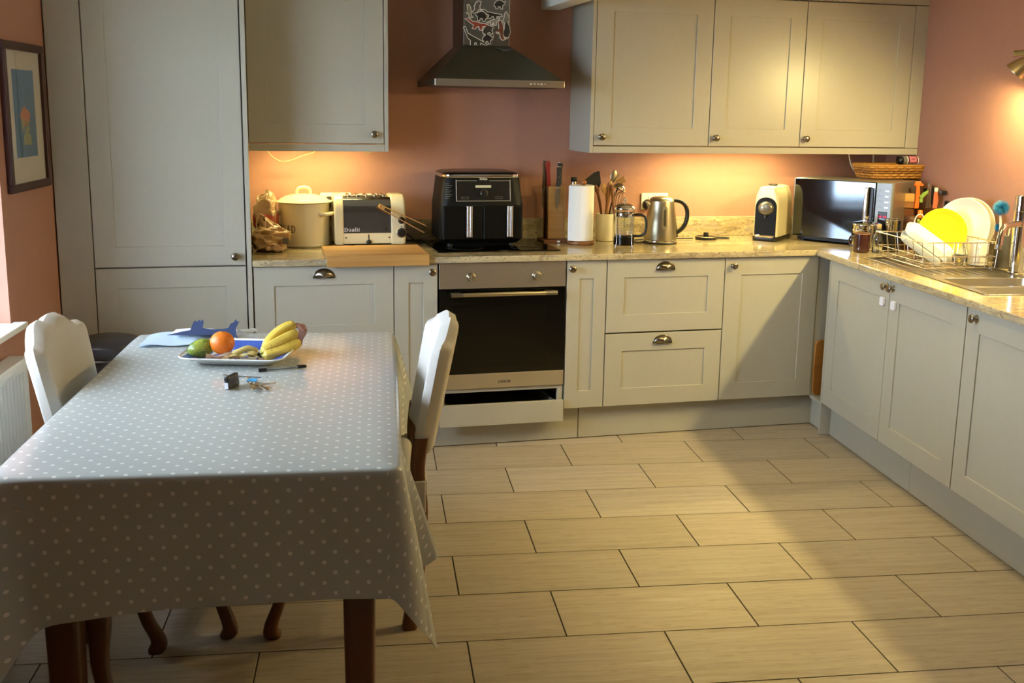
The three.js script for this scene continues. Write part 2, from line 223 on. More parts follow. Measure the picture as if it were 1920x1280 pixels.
// ---------------------------------------------------------------- worktop with sink cut-out, upstands
const WY = .905;
{
  const p = (X, Z) => rw(X, Z);   // right run in room frame; shape drawn in x,-z
  const XF = 1.8958 * CP - .022;  // room X of the run's front edge
  const inner = (() => { const X = XF, Z = (.02 + X * SP) / CP; return p(X, Z); })();
  const q = (a) => [a[0], -a[1]];
  const out = [[-.8065, -.02], q(inner), q(p(XF, 2.1)), q(p(2.529, 2.1)), q(p(2.529, (-.597 + 2.529 * SP) / CP)), [-.8065, .597]];
  const SX0 = 1.99, SX1 = 2.385, SZ0 = .66, SZ1 = 1.045;
  const hole = [[SX0 + .012, SZ0 + .01], [SX1 - .012, SZ0 + .01], [SX1 - .012, SZ1 - .008], [SX0 + .012, SZ1 - .008]].map(a => q(p(...a)));
  const g = ext(shape(out, [hole]), .0295, .005, 1, 3).rotateX(-Math.PI / 2).translate(0, WY - .0295, 0);
  const w = solo('worktop', muv(g), mGran, 'L-shaped beige and brown granite worktop along back and right runs', 'worktop', [0, 0, 0]);
  part('upstand', muv(bx(-.8065, WY, -.598, 3.40, .105, .02, .002)), mGran, w);
  const u2 = part('upstand', muv(bx(2.510, WY, -.25, .02, .105, 2.35, .002)), mGran, w); u2.rotation.y = PHI;
  // inset sink: drainer, bowl, half bowl
  const s = thing('kitchen_sink', 'inset stainless steel sink with drainer and two bowls on right', 'sink', [0, 0, 0], PHI);
  const Y = WY + .0008;
  const bowl = (z0, z1, depth) => { const a = [], n = 10, rx = .035; const s0 = rrPts(SX0 + .014, z0, SX1 - SX0 - .03, z1 - z0, rx, 8); const m = s0.length, cx = (SX0 + SX1) / 2, cz = (z0 + z1) / 2; return surf((u, v) => { const i = Math.round(u * (m - 1)), pt = s0[i]; const lv = [[0, 1], [.002, .995], [depth - .03, .96], [depth - .008, .92], [depth, .8], [depth, .0]][Math.round(v * 5)]; return [cx + (pt[0] - cx) * lv[1], Y + .002 - lv[0], cz + (pt[1] - cz) * lv[1]]; }, m - 1, 5); };
  part('bowl', bowl(SZ0 + .014, .862, .17), mSteel, s);
  part('bowl', bowl(.888, SZ1 - .012, .09), mat('#c9c5bd', .35, .8), s);
  const f = (pts) => pts; const rim = rrect(1.972, .078, .44, SZ1 + .006 - .078, .02); for (const [a, b] of [[SZ0 + .014, .862], [.888, SZ1 - .012]]) { const h = rrect(SX0 + .014, a, SX1 - SX0 - .03, b - a, .035); rim.holes.push(new THREE.Path(h.getPoints(8))); }
  part('drainer', muv(ext(rim, .003, .001, 8, 1).rotateX(Math.PI / 2).translate(0, Y + .0025, 0)), mat('#8f8a80', .3, 1), s);
  const ribs = []; for (let i = 0; i < 9; i++) ribs.push(bx(2.02 + i * .04, Y + .002, .13, .014, .003, .46, .0014)); part('drainer_rib', ribs, mat('#8f8a80', .3, 1), s);
}
// ---------------------------------------------------------------- lamps
function strip(label, x0, x1, z, y, k, lip) {
  const w = x1 - x0, t = thing('strip_light', label, 'light', [x0, y, z]);
  part('housing', lip ? [bx(0, 0, -.012, w, .012, .024, .002), bx(0, -.019, .0125, w, .031, .003, .001)] : bx(0, 0, -.012, w, .012, .024, .002), mWhite, t);
  const m = new THREE.MeshStandardMaterial({ color: 0xffffff, emissive: WARM_STRIP, emissiveIntensity: 14 });
  part('diffuser', bx(.006, -.004, -.009, w - .012, .005, .018, .001), m, t);
  const l = new THREE.RectAreaLight(WARM_STRIP, k, w, .02); l.position.set(w / 2, -.0055, 0); l.lookAt(w / 2 , -5, 0.0001); t.add(l); l.rotation.set(-Math.PI / 2, 0, 0);
}
strip('slim warm strip light under the left wall cupboard', -.72, -.28, -.42, 1.371, STRIP_L, true);
strip('slim warm strip light under the three right-hand wall cupboards', 1.27, 1.95, -.40, 1.367, STRIP);
{
  const t = thingR('wall_spotlight', 'brushed chrome wall spotlight with bell shade, on right wall', 'lamp', 2.532, 1.83, .36);
  part('rail', [bx(-.05, -.012, -.1, .02, .024, 1.0, .006, 2), bar([-.05, 0, .1], [0, 0, .1], .012), bar([-.05, 0, .7], [0, 0, .7], .012)], mBrushed, t);
  const heads = [[-.055, -.01, .09, [-.50, -.74, -.45]], [-.055, -.01, .50, [-.26, -.95, -.08]], [-.055, -.01, .82, [-.66, -.68, .05]]];
  for (const [x, y, z, d] of heads) {
    const h = part('lamp_head', [lathe([[.012, -.012], [.022, -.008], [.024, .018], [.021, .024], [.023, .03], [.036, .05], [.046, .075], [.0545, .108], [.0555, .112], [.0535, .111], [.0445, .076], [.034, .05], [.02, .032], [.001, .031]], 40), lathe([[.0255, .0], [.027, .004], [.0255, .008]], 24), lathe([[.0255, .012], [.027, .016], [.0255, .02]], 24)], mBrushed, t);
    h.position.set(x, y, z); h.quaternion.setFromUnitVectors(new THREE.Vector3(0, 1, 0), V(d).normalize());
    part('swivel', new THREE.SphereGeometry(.016, 16, 12), mBrushed, h);
    const b = part('bulb', lathe([[0, .098], [.012, .096], [.022, .088], [.024, .078], [.018, .06], [.01, .042], [.01, .033]], 24), new THREE.MeshStandardMaterial({ color: 0xffffff, emissive: WARM, emissiveIntensity: 30 }), h);
    const l = new THREE.PointLight(WARM, LAMP, 0, 2); l.position.set(0, .076, 0); l.shadow.radius = 1; h.add(l);
  }
}

for (const [x, y, z, lab] of [[.80, 2.36, 1.35, 'recessed white ceiling downlight just right of the beam'], [1.42, 2.36, 1.35, 'recessed white ceiling downlight above the right-hand floor']]) {
  const t = thing('ceiling_downlight', lab, 'lamp', [x, y, z], 0, 'ceiling downlights');
  part('bezel', lathe([[.036, -.001], [.046, -.006], [.048, -.003], [.048, 0], [.04, 0]], 36), mWhite, t);
  part('lens', cyl(.037, .037, .002, 30).translate(0, -.004, 0), new THREE.MeshStandardMaterial({ color: 0xffffff, emissive: WARM, emissiveIntensity: 20 }), t);
  const l = new THREE.SpotLight(WARM, CEIL, 0, 1.3, 1, 2); l.position.set(0, -.012, 0); l.target.position.set(-.02, -2.3, -.05); l.shadow.radius = 2; t.add(l); t.add(l.target);
}
// ---------------------------------------------------------------- dining table, oilcloth, chairs (room frame)
const TY = .757;
{
  const X0 = -1.108, X1 = -.207, Z0 = .885, Z1 = 2.35;
  const t = thingR('dining_table', 'wooden dining table with thick tapered legs under the spotted cloth', 'table', 0, 0, 0);
  part('tabletop', muv(new RoundedBoxGeometry(X1 - X0 - .03, .03, Z1 - Z0 - .03, 2, .012).translate((X0 + X1) / 2, TY - .0185, (Z0 + Z1) / 2)), mOak, t);
  const ap = []; for (const s of [0, 1]) { ap.push(bx(s ? X1 - .085 : X0 + .065, TY - .135, Z0 + .1, .02, .1, Z1 - Z0 - .2)); ap.push(bx(X0 + .1, TY - .135, s ? Z1 - .085 : Z0 + .065, X1 - X0 - .2, .1, .02)); }
  part('apron', ap, mOak, t);
  for (const [x, z] of [[X0 + .105, Z0 + .105], [X1 - .095, Z0 + .105], [X0 + .115, Z1 - .115], [X1 - .105, Z1 - .115]]) {
    const g = surf((u, v) => { const a = Math.PI * 2 * u, h = .0425 - .0085 * v, c = Math.cos(a), s = Math.sin(a), k = 1 / Math.pow(Math.pow(Math.abs(c), 5) + Math.pow(Math.abs(s), 5), .2); return [x + h * k * c, (TY - .035) * (1 - v), z + h * k * s]; }, 40, 6, (u, v) => [v * .7, u * .26], false);
    part('leg', g, mat('#d8c8b8', .35, 0, { map: T_dkw }), t);
  }
  // oilcloth
  const P = [], rc = .034; const seg = (ax, az, bxx, bz, nx, nz, n, c0, c1) => { const len = Math.hypot(bxx - ax, bz - az); for (let i = 0; i < n; i++) { const k = i / n; P.push([ax + (bxx - ax) * k, az + (bz - az) * k, nx, nz, k * len, (1 - k) * len, c0, c1]); } };
  const arc = (cx, cz, a0, c) => { for (let i = 0; i < 16; i++) { const a = a0 + Math.PI / 2 * i / 16; P.push([cx + rc * Math.cos(a), cz + rc * Math.sin(a), Math.cos(a), Math.sin(a), 0, 9, c, c]); } };
  // order: front (left->right), front-right corner, right side, back-right corner, back, back-left, left, front-left
  seg(X0 + rc, Z1, X1 - rc, Z1, 0, 1, 120, 3, 0); 
  { const n = 16; for (let i = 0; i < n; i++) { const a = Math.PI / 2 - Math.PI / 2 * i / n; P.push([X1 - rc + rc * Math.cos(a), Z1 - rc + rc * Math.sin(a), Math.cos(a), Math.sin(a), -1, -1, 0, 0, (i - n / 2) / n * .053]); } }
  seg(X1, Z1 - rc, X1, Z0 + rc, 1, 0, 190, 0, 1);
  { const n = 16; for (let i = 0; i < n; i++) { const a = -Math.PI / 2 * i / n; P.push([X1 - rc + rc * Math.cos(a), Z0 + rc + rc * Math.sin(a), Math.cos(a), Math.sin(a), -1, -1, 1, 1, (i - n / 2) / n * .053]); } }
  seg(X1 - rc, Z0, X0 + rc, Z0, 0, -1, 100, 1, 2);
  { const n = 16; for (let i = 0; i < n; i++) { const a = -Math.PI / 2 - Math.PI / 2 * i / n; P.push([X0 + rc + rc * Math.cos(a), Z0 + rc + rc * Math.sin(a), Math.cos(a), Math.sin(a), -1, -1, 2, 2, (i - n / 2) / n * .053]); } }
  seg(X0, Z0 + rc, X0, Z1 - rc, -1, 0, 150, 2, 3);
  { const n = 16; for (let i = 0; i < n; i++) { const a = Math.PI - Math.PI / 2 * i / n; P.push([X0 + rc + rc * Math.cos(a), Z1 - rc + rc * Math.sin(a), Math.cos(a), Math.sin(a), -1, -1, 3, 3, (i - n / 2) / n * .053]); } }
  const tent = (q, a, m, b) => { const t = q < m ? (q - a) / (m - a) : (b - q) / (b - m); return t <= 0 ? 0 : t * t * (1.6 - .6 * t); };
  const N = P.length, g2 = (x, m, w) => Math.exp(-(((x - m) / w) ** 2));
  const info = P.map(p => { // signed distances after / before the nearest corners
    const arcp = p[4] < 0, q0 = arcp ? p[8] : p[4] + .0265, q1 = arcp ? -9 : -(p[5] + .0265); const cA = p[6], cB = p[7];
    let out = 0, side = 0, L = .316;
    const lobes = (q, c) => { if (c === 0) { out += .046 * tent(q, -.026, .034, .085) + .092 * tent(q, .09, .15, .26); L += .165 * tent(q, -.026, .034, .12) - .025 * tent(q, .11, .17, .4); } else if (c === 1) { out += .085 * g2(q, -.035, .05) + .05 * g2(q, -.2, .05); L += .13 * g2(q, 0, .06); } else { out += .07 * g2(q, 0, .05); L += .12 * g2(q, 0, .06); if (c === 3) L += .03 * g2(q, 0, .3); } };
    if (arcp) lobes(q0, cA); else { lobes(q0, cA); lobes(q1, cB); }
    return [out, L];
  });
  const rows = 26, top = 8, pos = [], uv = [], idx = [], cx = (X0 + X1) / 2, cz = (Z0 + Z1) / 2, er = .012;
  for (let j = 0; j <= top + rows; j++) for (let i = 0; i <= N; i++) {
    const p = P[i % N], [o, L] = info[i % N];
    if (j <= top) { const s = j / top, k = s === 1 ? 1 : s; const x = cx + (p[0] - p[2] * er - cx) * k, z = cz + (p[1] - p[3] * er - cz) * k; pos.push(x, TY + .0012 , z); uv.push(x, z); }
    else { const v = (j - top) / rows, d = L * v; let ox, dy; if (d < er * 1.57) { const a = d / er; ox = -er + er * Math.sin(a); dy = er * (1 - Math.cos(a)); } else { const e = d - er * 1.57; ox = e * .012 + o * (e / .3) ** .9 + (.0035 * Math.sin(i * .11) + .0025 * Math.sin(i * .047 + 1)) * e / .3; dy = er + Math.sqrt(Math.max(0, e * e - Math.min(o * e / .33, e * .6) ** 2)); }
      const wob = p[2] === 0 ? 0 : .0; pos.push(p[0] + p[2] * ox, TY + .0012 - dy, p[1] + p[3] * ox); uv.push(p[0] + p[2] * (d - er) + (p[4] < 0 ? 0 : 0), p[1] + p[3] * (d - er)); }
  }
  // pattern runs on round the front-right corner and along the right side by the cloth's own width
  for (let j = top + 1; j <= top + rows; j++) { let len = 0; for (let i = 120; i < 120 + 16 + 190; i++) { const k = j * (N + 1) + i, a = k * 3, b = a - 3; len += Math.min(.02, Math.hypot(pos[a] - pos[b], pos[a + 1] - pos[b + 1], pos[a + 2] - pos[b + 2])); uv[k * 2] = X1 - rc + len; uv[k * 2 + 1] = Z1 + info[i][1] * (j - top) / rows; } }
  for (let j = 0; j < top + rows; j++) for (let i = 0; i < N; i++) { const a = j * (N + 1) + i, b = a + 1, c = a + N + 1, d = c + 1; idx.push(a, c, b, b, c, d); }
  const g = new THREE.BufferGeometry(); g.setAttribute('position', new THREE.Float32BufferAttribute(pos, 3)); g.setAttribute('uv', new THREE.Float32BufferAttribute(uv, 2)); g.setIndex(idx); g.computeVertexNormals();
  const T_dot = tex(512, 512, (u, v) => { let m = 0; for (const [a, b] of [[.25, .25], [.75, .75]]) { let du = Math.abs(u - a), dv = Math.abs(v - b); du = Math.min(du, 1 - du); dv = Math.min(dv, 1 - dv); m = Math.max(m, ss(.108, .088, Math.hypot(du, dv))); } const w = fbm(u, v, 60, 60, 81, 2); return mix([178 + 6 * w, 181 + 6 * w, 174 + 6 * w], [232, 230, 222], m); }, true, 20, 20);
  const T_cr = tex(512, 512, (u, v) => { const c = fbm(u, v, 2, 18, 82, 4), a = fbm(u, v, 5, 9, 83, 3); return 255 * (.6 * c + .4 * a); }, false, 1.1, 1.1);
  const m = mat('#ffffff', .3, 0, { map: T_dot, bumpMap: T_cr, bumpScale: .0012, side: THREE.DoubleSide, clearcoat: .7, clearcoatRoughness: .14 });
  soloR('tablecloth', g, m, 'grey oilcloth with white polka dots draped over the dining table', 'tablecloth', 0, 0, 0);
}
function makeChair(name, label, X, Z, turn) {
  const t = thingR(name, label, 'chair', X, 0, Z, turn, 'cream slip-covered dining chairs around the table');
  // seat with loose cover
  const seat = muv(jitter(new RoundedBoxGeometry(.44, .075, .47, 6, .03).translate(-.05, .4425, 0), v => { if (v.y > .45) v.y += .012 * Math.cos(v.z * 5.5) * Math.cos((v.x + .05) * 5); const k = (v.x + .27) / .44; v.z *= .9 + .1 * k; }));
  part('seat', seat, mFabric, t);
  const sk = []; for (const s of [-1, 1]) sk.push(bx(-.30, .37, s * .212 - .006, .45, .10, .012, .004)); sk.push(bx(.152, .37, -.21, .012, .10, .42, .004)); sk.push(bx(-.305, .37, -.205, .012, .10, .41, .004)); part('seat_skirt', sk, mFabric, t);
  // back: shaped outline, curved and leaning
  const half = [[0, .925], [.045, .932], [.095, .928], [.13, .906], [.158, .886], [.19, .884], [.214, .880], [.224, .866], [.221, .80], [.212, .70], [.205, .60], [.2, .545]];
  const prof = (y) => { for (let i = 7; i < half.length - 1; i++) { const a = half[i], b = half[i + 1]; if (y <= a[1] && y >= b[1]) return a[0] + (b[0] - a[0]) * (a[1] - y) / (a[1] - b[1]); } return .2; };
  const topY = (q) => { const a = Math.abs(q); for (let i = 0; i < 7; i++) if (a <= half[i + 1][0]) { const A = half[i], B = half[i + 1]; return A[1] + (B[1] - A[1]) * (a - A[0]) / (B[0] - A[0]) - (i === 0 ? .006 * (1 - a / .045) : 0); } return .866; };
  const th = (a, b) => { const e = Math.min(1, a), f = Math.min(1, b); return .031 * Math.sqrt(Math.max(0, 1 - (1 - e) ** 2)) * Math.sqrt(Math.max(0, 1 - (1 - f) ** 2)); };
  const face = (s) => surf((u, v) => { const q = (u * 2 - 1), yb = .545, w0 = prof(yb + (.866 - yb) * v); let z = q * (v > .98 ? .224 : w0 + (.224 - w0) * ss(.9, 1, v)); const y = yb + (topY(q * .224) - yb) * v; const eu = (1 - Math.abs(q)) / .16, ev = Math.min((1 - v) / .09, v / .05 + .35); const d = th(eu, ev); const lean = -.268 - .20 * (y - .5) - .03 * (1 - (z / .22) ** 2); return [lean + s * d, y, z]; }, 36, 30, (u, v) => [u * .45, v * .45], s < 0);
  part('backrest', [face(1), face(-1)], mFabric, t);
  // legs
  const leg = (path, rad) => { const c = new THREE.CatmullRomCurve3(path.map(V)); const n = 26, rs = 14; return surf((u, v) => { const p = c.getPoint(v), k = rad(v), a = u * Math.PI * 2, C = Math.cos(a), S = Math.sin(a), q = 1 / Math.pow(Math.abs(C) ** 4 + Math.abs(S) ** 4, .25); return [p.x + k * q * C, p.y, p.z + k * q * S]; }, rs, n, (u, v) => [v * .4, u * .15], true); };
  const lm = mat('#b9aa9a', .38, 0, { map: T_oak });
  const lr = (a) => (v) => { const s = [[0, .021], [.08, .026], [.2, .021], [.45, .0175], [.7, .022], [.88, .031], [1, .033]]; for (let i = 0; i < s.length - 1; i++) if (v <= s[i + 1][0]) { const k = (v - s[i][0]) / (s[i + 1][0] - s[i][0]); return s[i][1] + (s[i + 1][1] - s[i][1]) * k; } return .03; };
  for (const s of [-1, 1]) {
    part('front_leg', leg([[.152, 0, s * .222], [.160, .03, s * .226], [.136, .10, s * .212], [.115, .2, s * .203], [.118, .3, s * .205], [.112, .42, s * .2]], lr(0)), lm, t);
    part('rear_leg', leg([[-.252, 0, s * .205], [-.254, .03, s * .205], [-.27, .12, s * .2], [-.283, .25, s * .196], [-.287, .38, s * .193], [-.277, .5, s * .19], [-.287, .6, s * .188]], (v) => .0235 - .003 * Math.sin(v * Math.PI)), lm, t);
  }
  part('seat_rail', [bx(-.24, .38, -.2, .36, .04, .02), bx(-.24, .38, .18, .36, .04, .02), bx(.105, .38, -.19, .02, .04, .38), bx(-.255, .38, -.18, .02, .04, .36)], lm, t);
  return t;
}
makeChair('dining_chair', 'cream slip-covered chair on the window side, its arched back beside the bin', -.868, 1.43, .0);
makeChair('dining_chair', 'cream slip-covered chair nearest the camera on the window side, only legs in view', -1.06, 1.945, 0);
makeChair('dining_chair', 'cream slip-covered chair on the open floor side of the table, in front of the oven', -.428, 1.445, Math.PI);
// ---------------------------------------------------------------- things on the table (room frame, y = TY)
{
  const Y = TY + .0014;
  // tray
  const t = thingR('serving_tray', 'white melamine tray with blue patterned rim holding fruit', 'tray', -.70, Y, 1.275, -.16);
  const ring = (w, d, r, n = 8) => rrPts(-w / 2, -d / 2, w, d, r, n);
  const lv = [[.20, .155, 0, .02], [.235, .19, .0035, .03], [.25, .205, .012, .035], [.325, .282, .026, .045], [.334, .291, .029, .048], [.336, .293, .0315, .05], [.332, .289, .033, .05], [.322, .279, .0295, .045], [.244, .199, .0155, .033], [.228, .184, .0075, .028], [.01, .008, .0065, .002]];
  const R = lv.map(l => ring(l[0], l[1], l[3])); const m = R[0].length;
  const sf = (a, b) => surf((u, v) => { const j = a + Math.round(v * (b - a)), p = R[j][Math.round(u * (m - 1))]; return [p[0], lv[j][2], p[1]]; }, m - 1, b - a, (u, v) => { const j = a + Math.round(v * (b - a)), p = R[j][Math.round(u * (m - 1))]; return [p[0] / .34 + .5, p[1] / .3 + .5]; });
  part('tray_body', [toCreasedNormals(sf(0, 7), .6)], mat('#e9e6de', .25), t);
  const T_tray = tex(512, 512, (u, v) => { const e = Math.max(Math.abs(u - .5) / .47, Math.abs(v - .5) / .47), f = fbm(u, v, 9, 9, 91, 3), s = Math.sin((u + v * .4) * 40 + f * 6); let c = mix([52, 78, 152], [74, 100, 176], f); if (e < .66) c = mix([206, 200, 172], [216, 210, 186], f); if (e < .66 && s > .82) c = [70, 92, 160]; if (e > .7 && e < .9 && Math.hypot(u - .22, v - .8) < .11 && s > .1) c = [206, 120, 104]; if (e > .97) c = [232, 230, 222]; if (Math.hypot(u - .45, v - .84) < .1 && s > .3) c = [208, 128, 110]; return c; });
  part('tray_print', [toCreasedNormals(sf(7, 10), .6)], mat('#ffffff', .22, 0, { map: T_tray }), t);
  const [fx, fz] = [-.70, 1.275];
  const fruitBump = bumpNoise(80, 80, 92, 2);
  const o = soloR('orange', jitter(new THREE.SphereGeometry(.0385, 40, 28).scale(1, .96, 1), v => { }), mat('#e8791c', .38, 0, { bumpMap: fruitBump, bumpScale: .0008 }), 'round bright orange lying among fruit on the white tray', 'fruit', -.757, Y + .055, 1.287);
  part('calyx', lathe([[0, .003], [.003, .002], [.0045, 0], [.003, -.002]], 10).translate(0, .0365, 0), mat('#5a6b2a', .7), o);
  const T_mango = tex(256, 256, (u, v) => { const n = fbm(u, v, 5, 5, 93, 4), f = fbm(u, v, 40, 40, 94, 2); return mix(mix([86, 112, 34], [150, 158, 60], ss(.3, .7, n)), [196, 190, 110], ss(.68, .75, f) * .8); });
  const mg = soloR('mango', jitter(new THREE.SphereGeometry(.034, 32, 24).scale(1.25, .88, .95), v => { v.y += .004 * Math.sin(v.x * 40); }), mat('#ffffff', .3, 0, { map: T_mango }), 'speckled green mango behind the orange on the tray', 'fruit', -.822, Y + .039, 1.29, .4);
  part('stem', cyl(.003, .002, .008, 8).rotateZ(-1.2).translate(.042, .004, 0), mat('#5b4a2c', .8), mg);
  const T_ban = tex(256, 256, (u, v) => { const n = fbm(u, v, 6, 6, 95, 4); let c = mix([222, 186, 66], [232, 202, 96], n); c = mix(c, [170, 178, 84], ss(.14, .0, u) * .9); c = mix(c, [92, 70, 40], ss(.76, .84, fbm(u, v, 30, 14, 96, 3)) * .8); if (u > .965) c = [90, 74, 44]; return c; });
  const mBan = mat('#ffffff', .42, 0, { map: T_ban });
  const banana = (pts, lab, r = .0175) => { const c = new THREE.CatmullRomCurve3(pts.map(V)); const n = 28, fr = c.computeFrenetFrames(n, false); const g = surf((u, v) => { const k = Math.round(v * n), p = c.getPoint(v), a = u * Math.PI * 2, sq = 1 - .07 * Math.cos(a * 5); const w = v < .08 ? .28 + 2.2 * v : v > .86 ? .33 + 4.3 * (1 - v) ** 1.0 * 1.0 : 1; const q = r * Math.min(1, w) * Math.sin(Math.min(1, .35 + v * 3) * Math.PI / 2) * sq; const N = fr.normals[k], B = fr.binormals[k]; return [p.x + q * (N.x * Math.cos(a) + B.x * Math.sin(a)), p.y + q * (N.y * Math.cos(a) + B.y * Math.sin(a)), p.z + q * (N.z * Math.cos(a) + B.z * Math.sin(a))]; }, 20, n, (u, v) => [v, u]); const q = soloR('banana', g, mBan, lab, 'fruit', 0, 0, 0); part('blossom_tip', new THREE.SphereGeometry(.0058, 10, 8).translate(...pts[0]), mat('#3a2e1c', .9), q); };
  banana([[-.628, .785, 1.30], [-.612, .812, 1.28], [-.585, .837, 1.255], [-.55, .853, 1.235], [-.530, .853, 1.225]], 'topmost banana of the bunch on the tray, rising to the right');
  banana([[-.640, .783, 1.325], [-.61, .800, 1.31], [-.572, .818, 1.285], [-.538, .829, 1.26], [-.520, .828, 1.245]], 'middle banana of the bunch, with one brown spot');
  banana([[-.635, .779, 1.335], [-.60, .783, 1.325], [-.562, .792, 1.30], [-.533, .803, 1.275], [-.516, .812, 1.25]], 'lowest banana of the bunch, lying along the tray');
  soloR('banana_wrapper', surf((u, v) => { const a = -1.9 + u * 3.9, r = .031 + .004 * Math.sin(u * 17) + .006 * v; const c = [-.533 + .020 * v, .836 - .012 * v, 1.252 - .01 * v]; return [c[0] + r * .5 * Math.cos(a) + .004 * Math.sin(v * 9 + u * 8), c[1] + r * Math.sin(a + .6) * .95, c[2] + r * Math.cos(a + .6) * .9]; }, 40, 10), mat('#a77767', .3, 0, { side: THREE.DoubleSide, clearcoat: .6, transmission: .2 }), 'crinkled brownish plastic wrapper around the banana stems', 'wrapper', 0, 0, 0);
  soloR('banana_peel', [tube([[-.725, .782, 1.34], [-.700, .795, 1.335], [-.672, .803, 1.325], [-.652, .795, 1.318]], .0095, 20, 8), ...[[-.7, 1.365], [-.66, 1.352]].map(([x, z]) => surf((u, v) => { const a = v * .075; return [x + .03 - a + .01 * (u - .5), Y + .018 + .014 * Math.sin(v * 3) + .006 * (u - .5) ** 2, z + (u - .5) * .026 * (1 - v * .6)]; }, 6, 12)), new THREE.SphereGeometry(.013, 14, 10).scale(1.3, .8, .9).translate(-.66, Y + .028, 1.33)], mat('#c9b46a', .6, 0, { side: THREE.DoubleSide }), 'limp pale banana skin lying left of the banana bunch', 'peel', 0, 0, 0);
  soloR('wrapping_film', surf((u, v) => [-.795 + u * .10, Y + .022 + .012 * Math.sin(u * 9 + v * 4) * Math.sin(v * 3) + .01 * v, 1.335 + v * .055 - .02 * u], 26, 14), mat('#e6d3c8', .15, 0, { side: THREE.DoubleSide, transmission: .5 }), 'crumpled clear film with pink print in front of the orange', 'wrapper', 0, 0, 0);
  // pen, thin stick, keys
  const pen = soloR('ballpoint_pen', [bar([-.607, Y + .005, 1.4455], [-.512, Y + .005, 1.4195], .0035, 6)], mat('#cfd3d2', .1, 0, { transmission: .7, thickness: 0 }), 'clear ballpoint pen with black cap in front of the tray', 'pen', 0, 0, 0);
  part('cap', [bar([-.512, Y + .006, 1.4195], [-.487, Y + .006, 1.4125], .0052, 10), bar([-.515, Y + .0105, 1.4205], [-.495, Y + .0105, 1.4148], .0014)], mBlack, pen); part('ink_tube', bar([-.605, Y + .005, 1.445], [-.515, Y + .005, 1.4203], .0012), mBlack, pen); part('end_plug', bar([-.627, Y + .0055, 1.451], [-.604, Y + .0055, 1.4447], .0055, 10), mBlack, pen);
  const pk = soloR('metal_skewer', bar([-.715, Y + .0025, 1.4985], [-.612, Y + .0025, 1.527], .0016), mat('#77777a', .3, 1), 'thin grey metal pick lying behind the bunch of keys', 'tool', 0, 0, 0); part('tip', lathe([[0, -.008], [.003, 0], [.0018, .006]], 10).rotateZ(Math.PI / 2).translate(-.72, Y + .0035, 1.497), mChrome, pk); part('end_ring', new THREE.TorusGeometry(.0045, .0012, 6, 14).rotateX(1.2).translate(-.595, Y + .004, 1.531), mChrome, pk);
  const k = thingR('key_bunch', 'bunch of house keys with chunky black fob on the cloth', 'keys', -.655, Y, 1.615, -.35);
  part('fob', muv(new RoundedBoxGeometry(.014, .038, .066, 3, .005).rotateZ(.12).translate(-.022, .0195, .02)), mBlack, k); part('fob_button', bx(-.0265, .004, .0525, .011, .018, .0015, .0005), mat('#dfdfe2', .4), k);
  part('blue_tag', ext(rrect(-.012, -.008, .03, .02, .006), .002, .0005).rotateX(-Math.PI / 2 + .25).translate(.016, .012, -.022), mat('#4ba7d8', .3), k);
  part('key_ring', [new THREE.TorusGeometry(.013, .0012, 8, 30).rotateX(Math.PI / 2 - .4).translate(.035, .012, .0), new THREE.TorusGeometry(.009, .0011, 8, 24).rotateX(.9).translate(.045, .010, .004)], mChrome, k);
  const key = (x, z, a, mm, tilt) => { const bow = ext((() => { const s = new THREE.Shape(); s.absarc(0, 0, .0115, 0, Math.PI * 2); const h = new THREE.Path(); h.absarc(-.005, 0, .003, 0, Math.PI * 2); s.holes.push(h); return s; })(), .0022, .0004, 10, 1), bl = ext(shape([[.009, -.004], [.036, -.004], [.039, -.0005], [.036, .0035], [.033, .0015], [.030, .004], [.026, .0018], [.022, .004], [.018, .002], [.009, .004]]), .002, .0003, 1, 1); const g = M([bow, bl]).rotateX(-Math.PI / 2).rotateZ(tilt).rotateY(a).scale(1.35, 1.35, 1.35).translate(x, .008, z); part('key', g, mm, k); };
  key(.052, .006, -.5, mChrome, -.1); key(.05, .0, .3, mChrome, .08); key(.046, .012, -1.2, mat('#a98b4a', .3, 1), .05); key(.03, -.01, 2.4, mat('#c7a98c', .3, 1), .12);
  // folder and papers at the far end, blue paper cut-out
  const leaf = (x0, z0, x1, z1, y, f) => surf((u, v) => { const x = x0 + (x1 - x0) * u, z = z0 + (z1 - z0) * v; return [x, y + f(u, v), z]; }, 26, 14);
  const fo = soloR('plastic_folder', [leaf(-1.055, .93, -.80, 1.10, Y + .003, (u, v) => .004 + .012 * Math.sin(u * 3.14) * (1 - v) + .002 * Math.sin(u * 11)), leaf(-1.06, .93, -.80, 1.10, Y + .0015, (u, v) => .001)], mat('#c3d4df', .25, 0, { side: THREE.DoubleSide, clearcoat: .3 }), 'pale blue plastic folder lying at the far end of the table', 'folder', 0, 0, 0, .0);
  soloR('paper_sheet', leaf(-.95, .935, -.74, 1.04, Y + .022, (u, v) => .004 * Math.sin(u * 5) + .004 * v), mat('#d9d2d8', .7, 0, { side: THREE.DoubleSide }), 'white and pink printed sheet under the blue paper cut-out', 'paper', 0, 0, 0, -.02);
  // cut-out: long strip with two jagged upright ends
  const cut = shape([[-.145, .0], [-.10, .012], [-.07, .018], [-.062, .05], [-.055, .057], [-.05, .050], [-.045, .060], [-.038, .053], [-.032, .060], [-.028, .05], [-.03, .026], [.0, .020], [.04, .021], [.055, .024], [.062, .042], [.074, .048], [.078, .062], [.083, .050], [.090, .052], [.086, .038], [.080, .022], [.083, .0], [.09, -.016], [.078, -.012], [.066, -.022], [.058, -.006], [.0, -.002], [-.06, -.003]]);
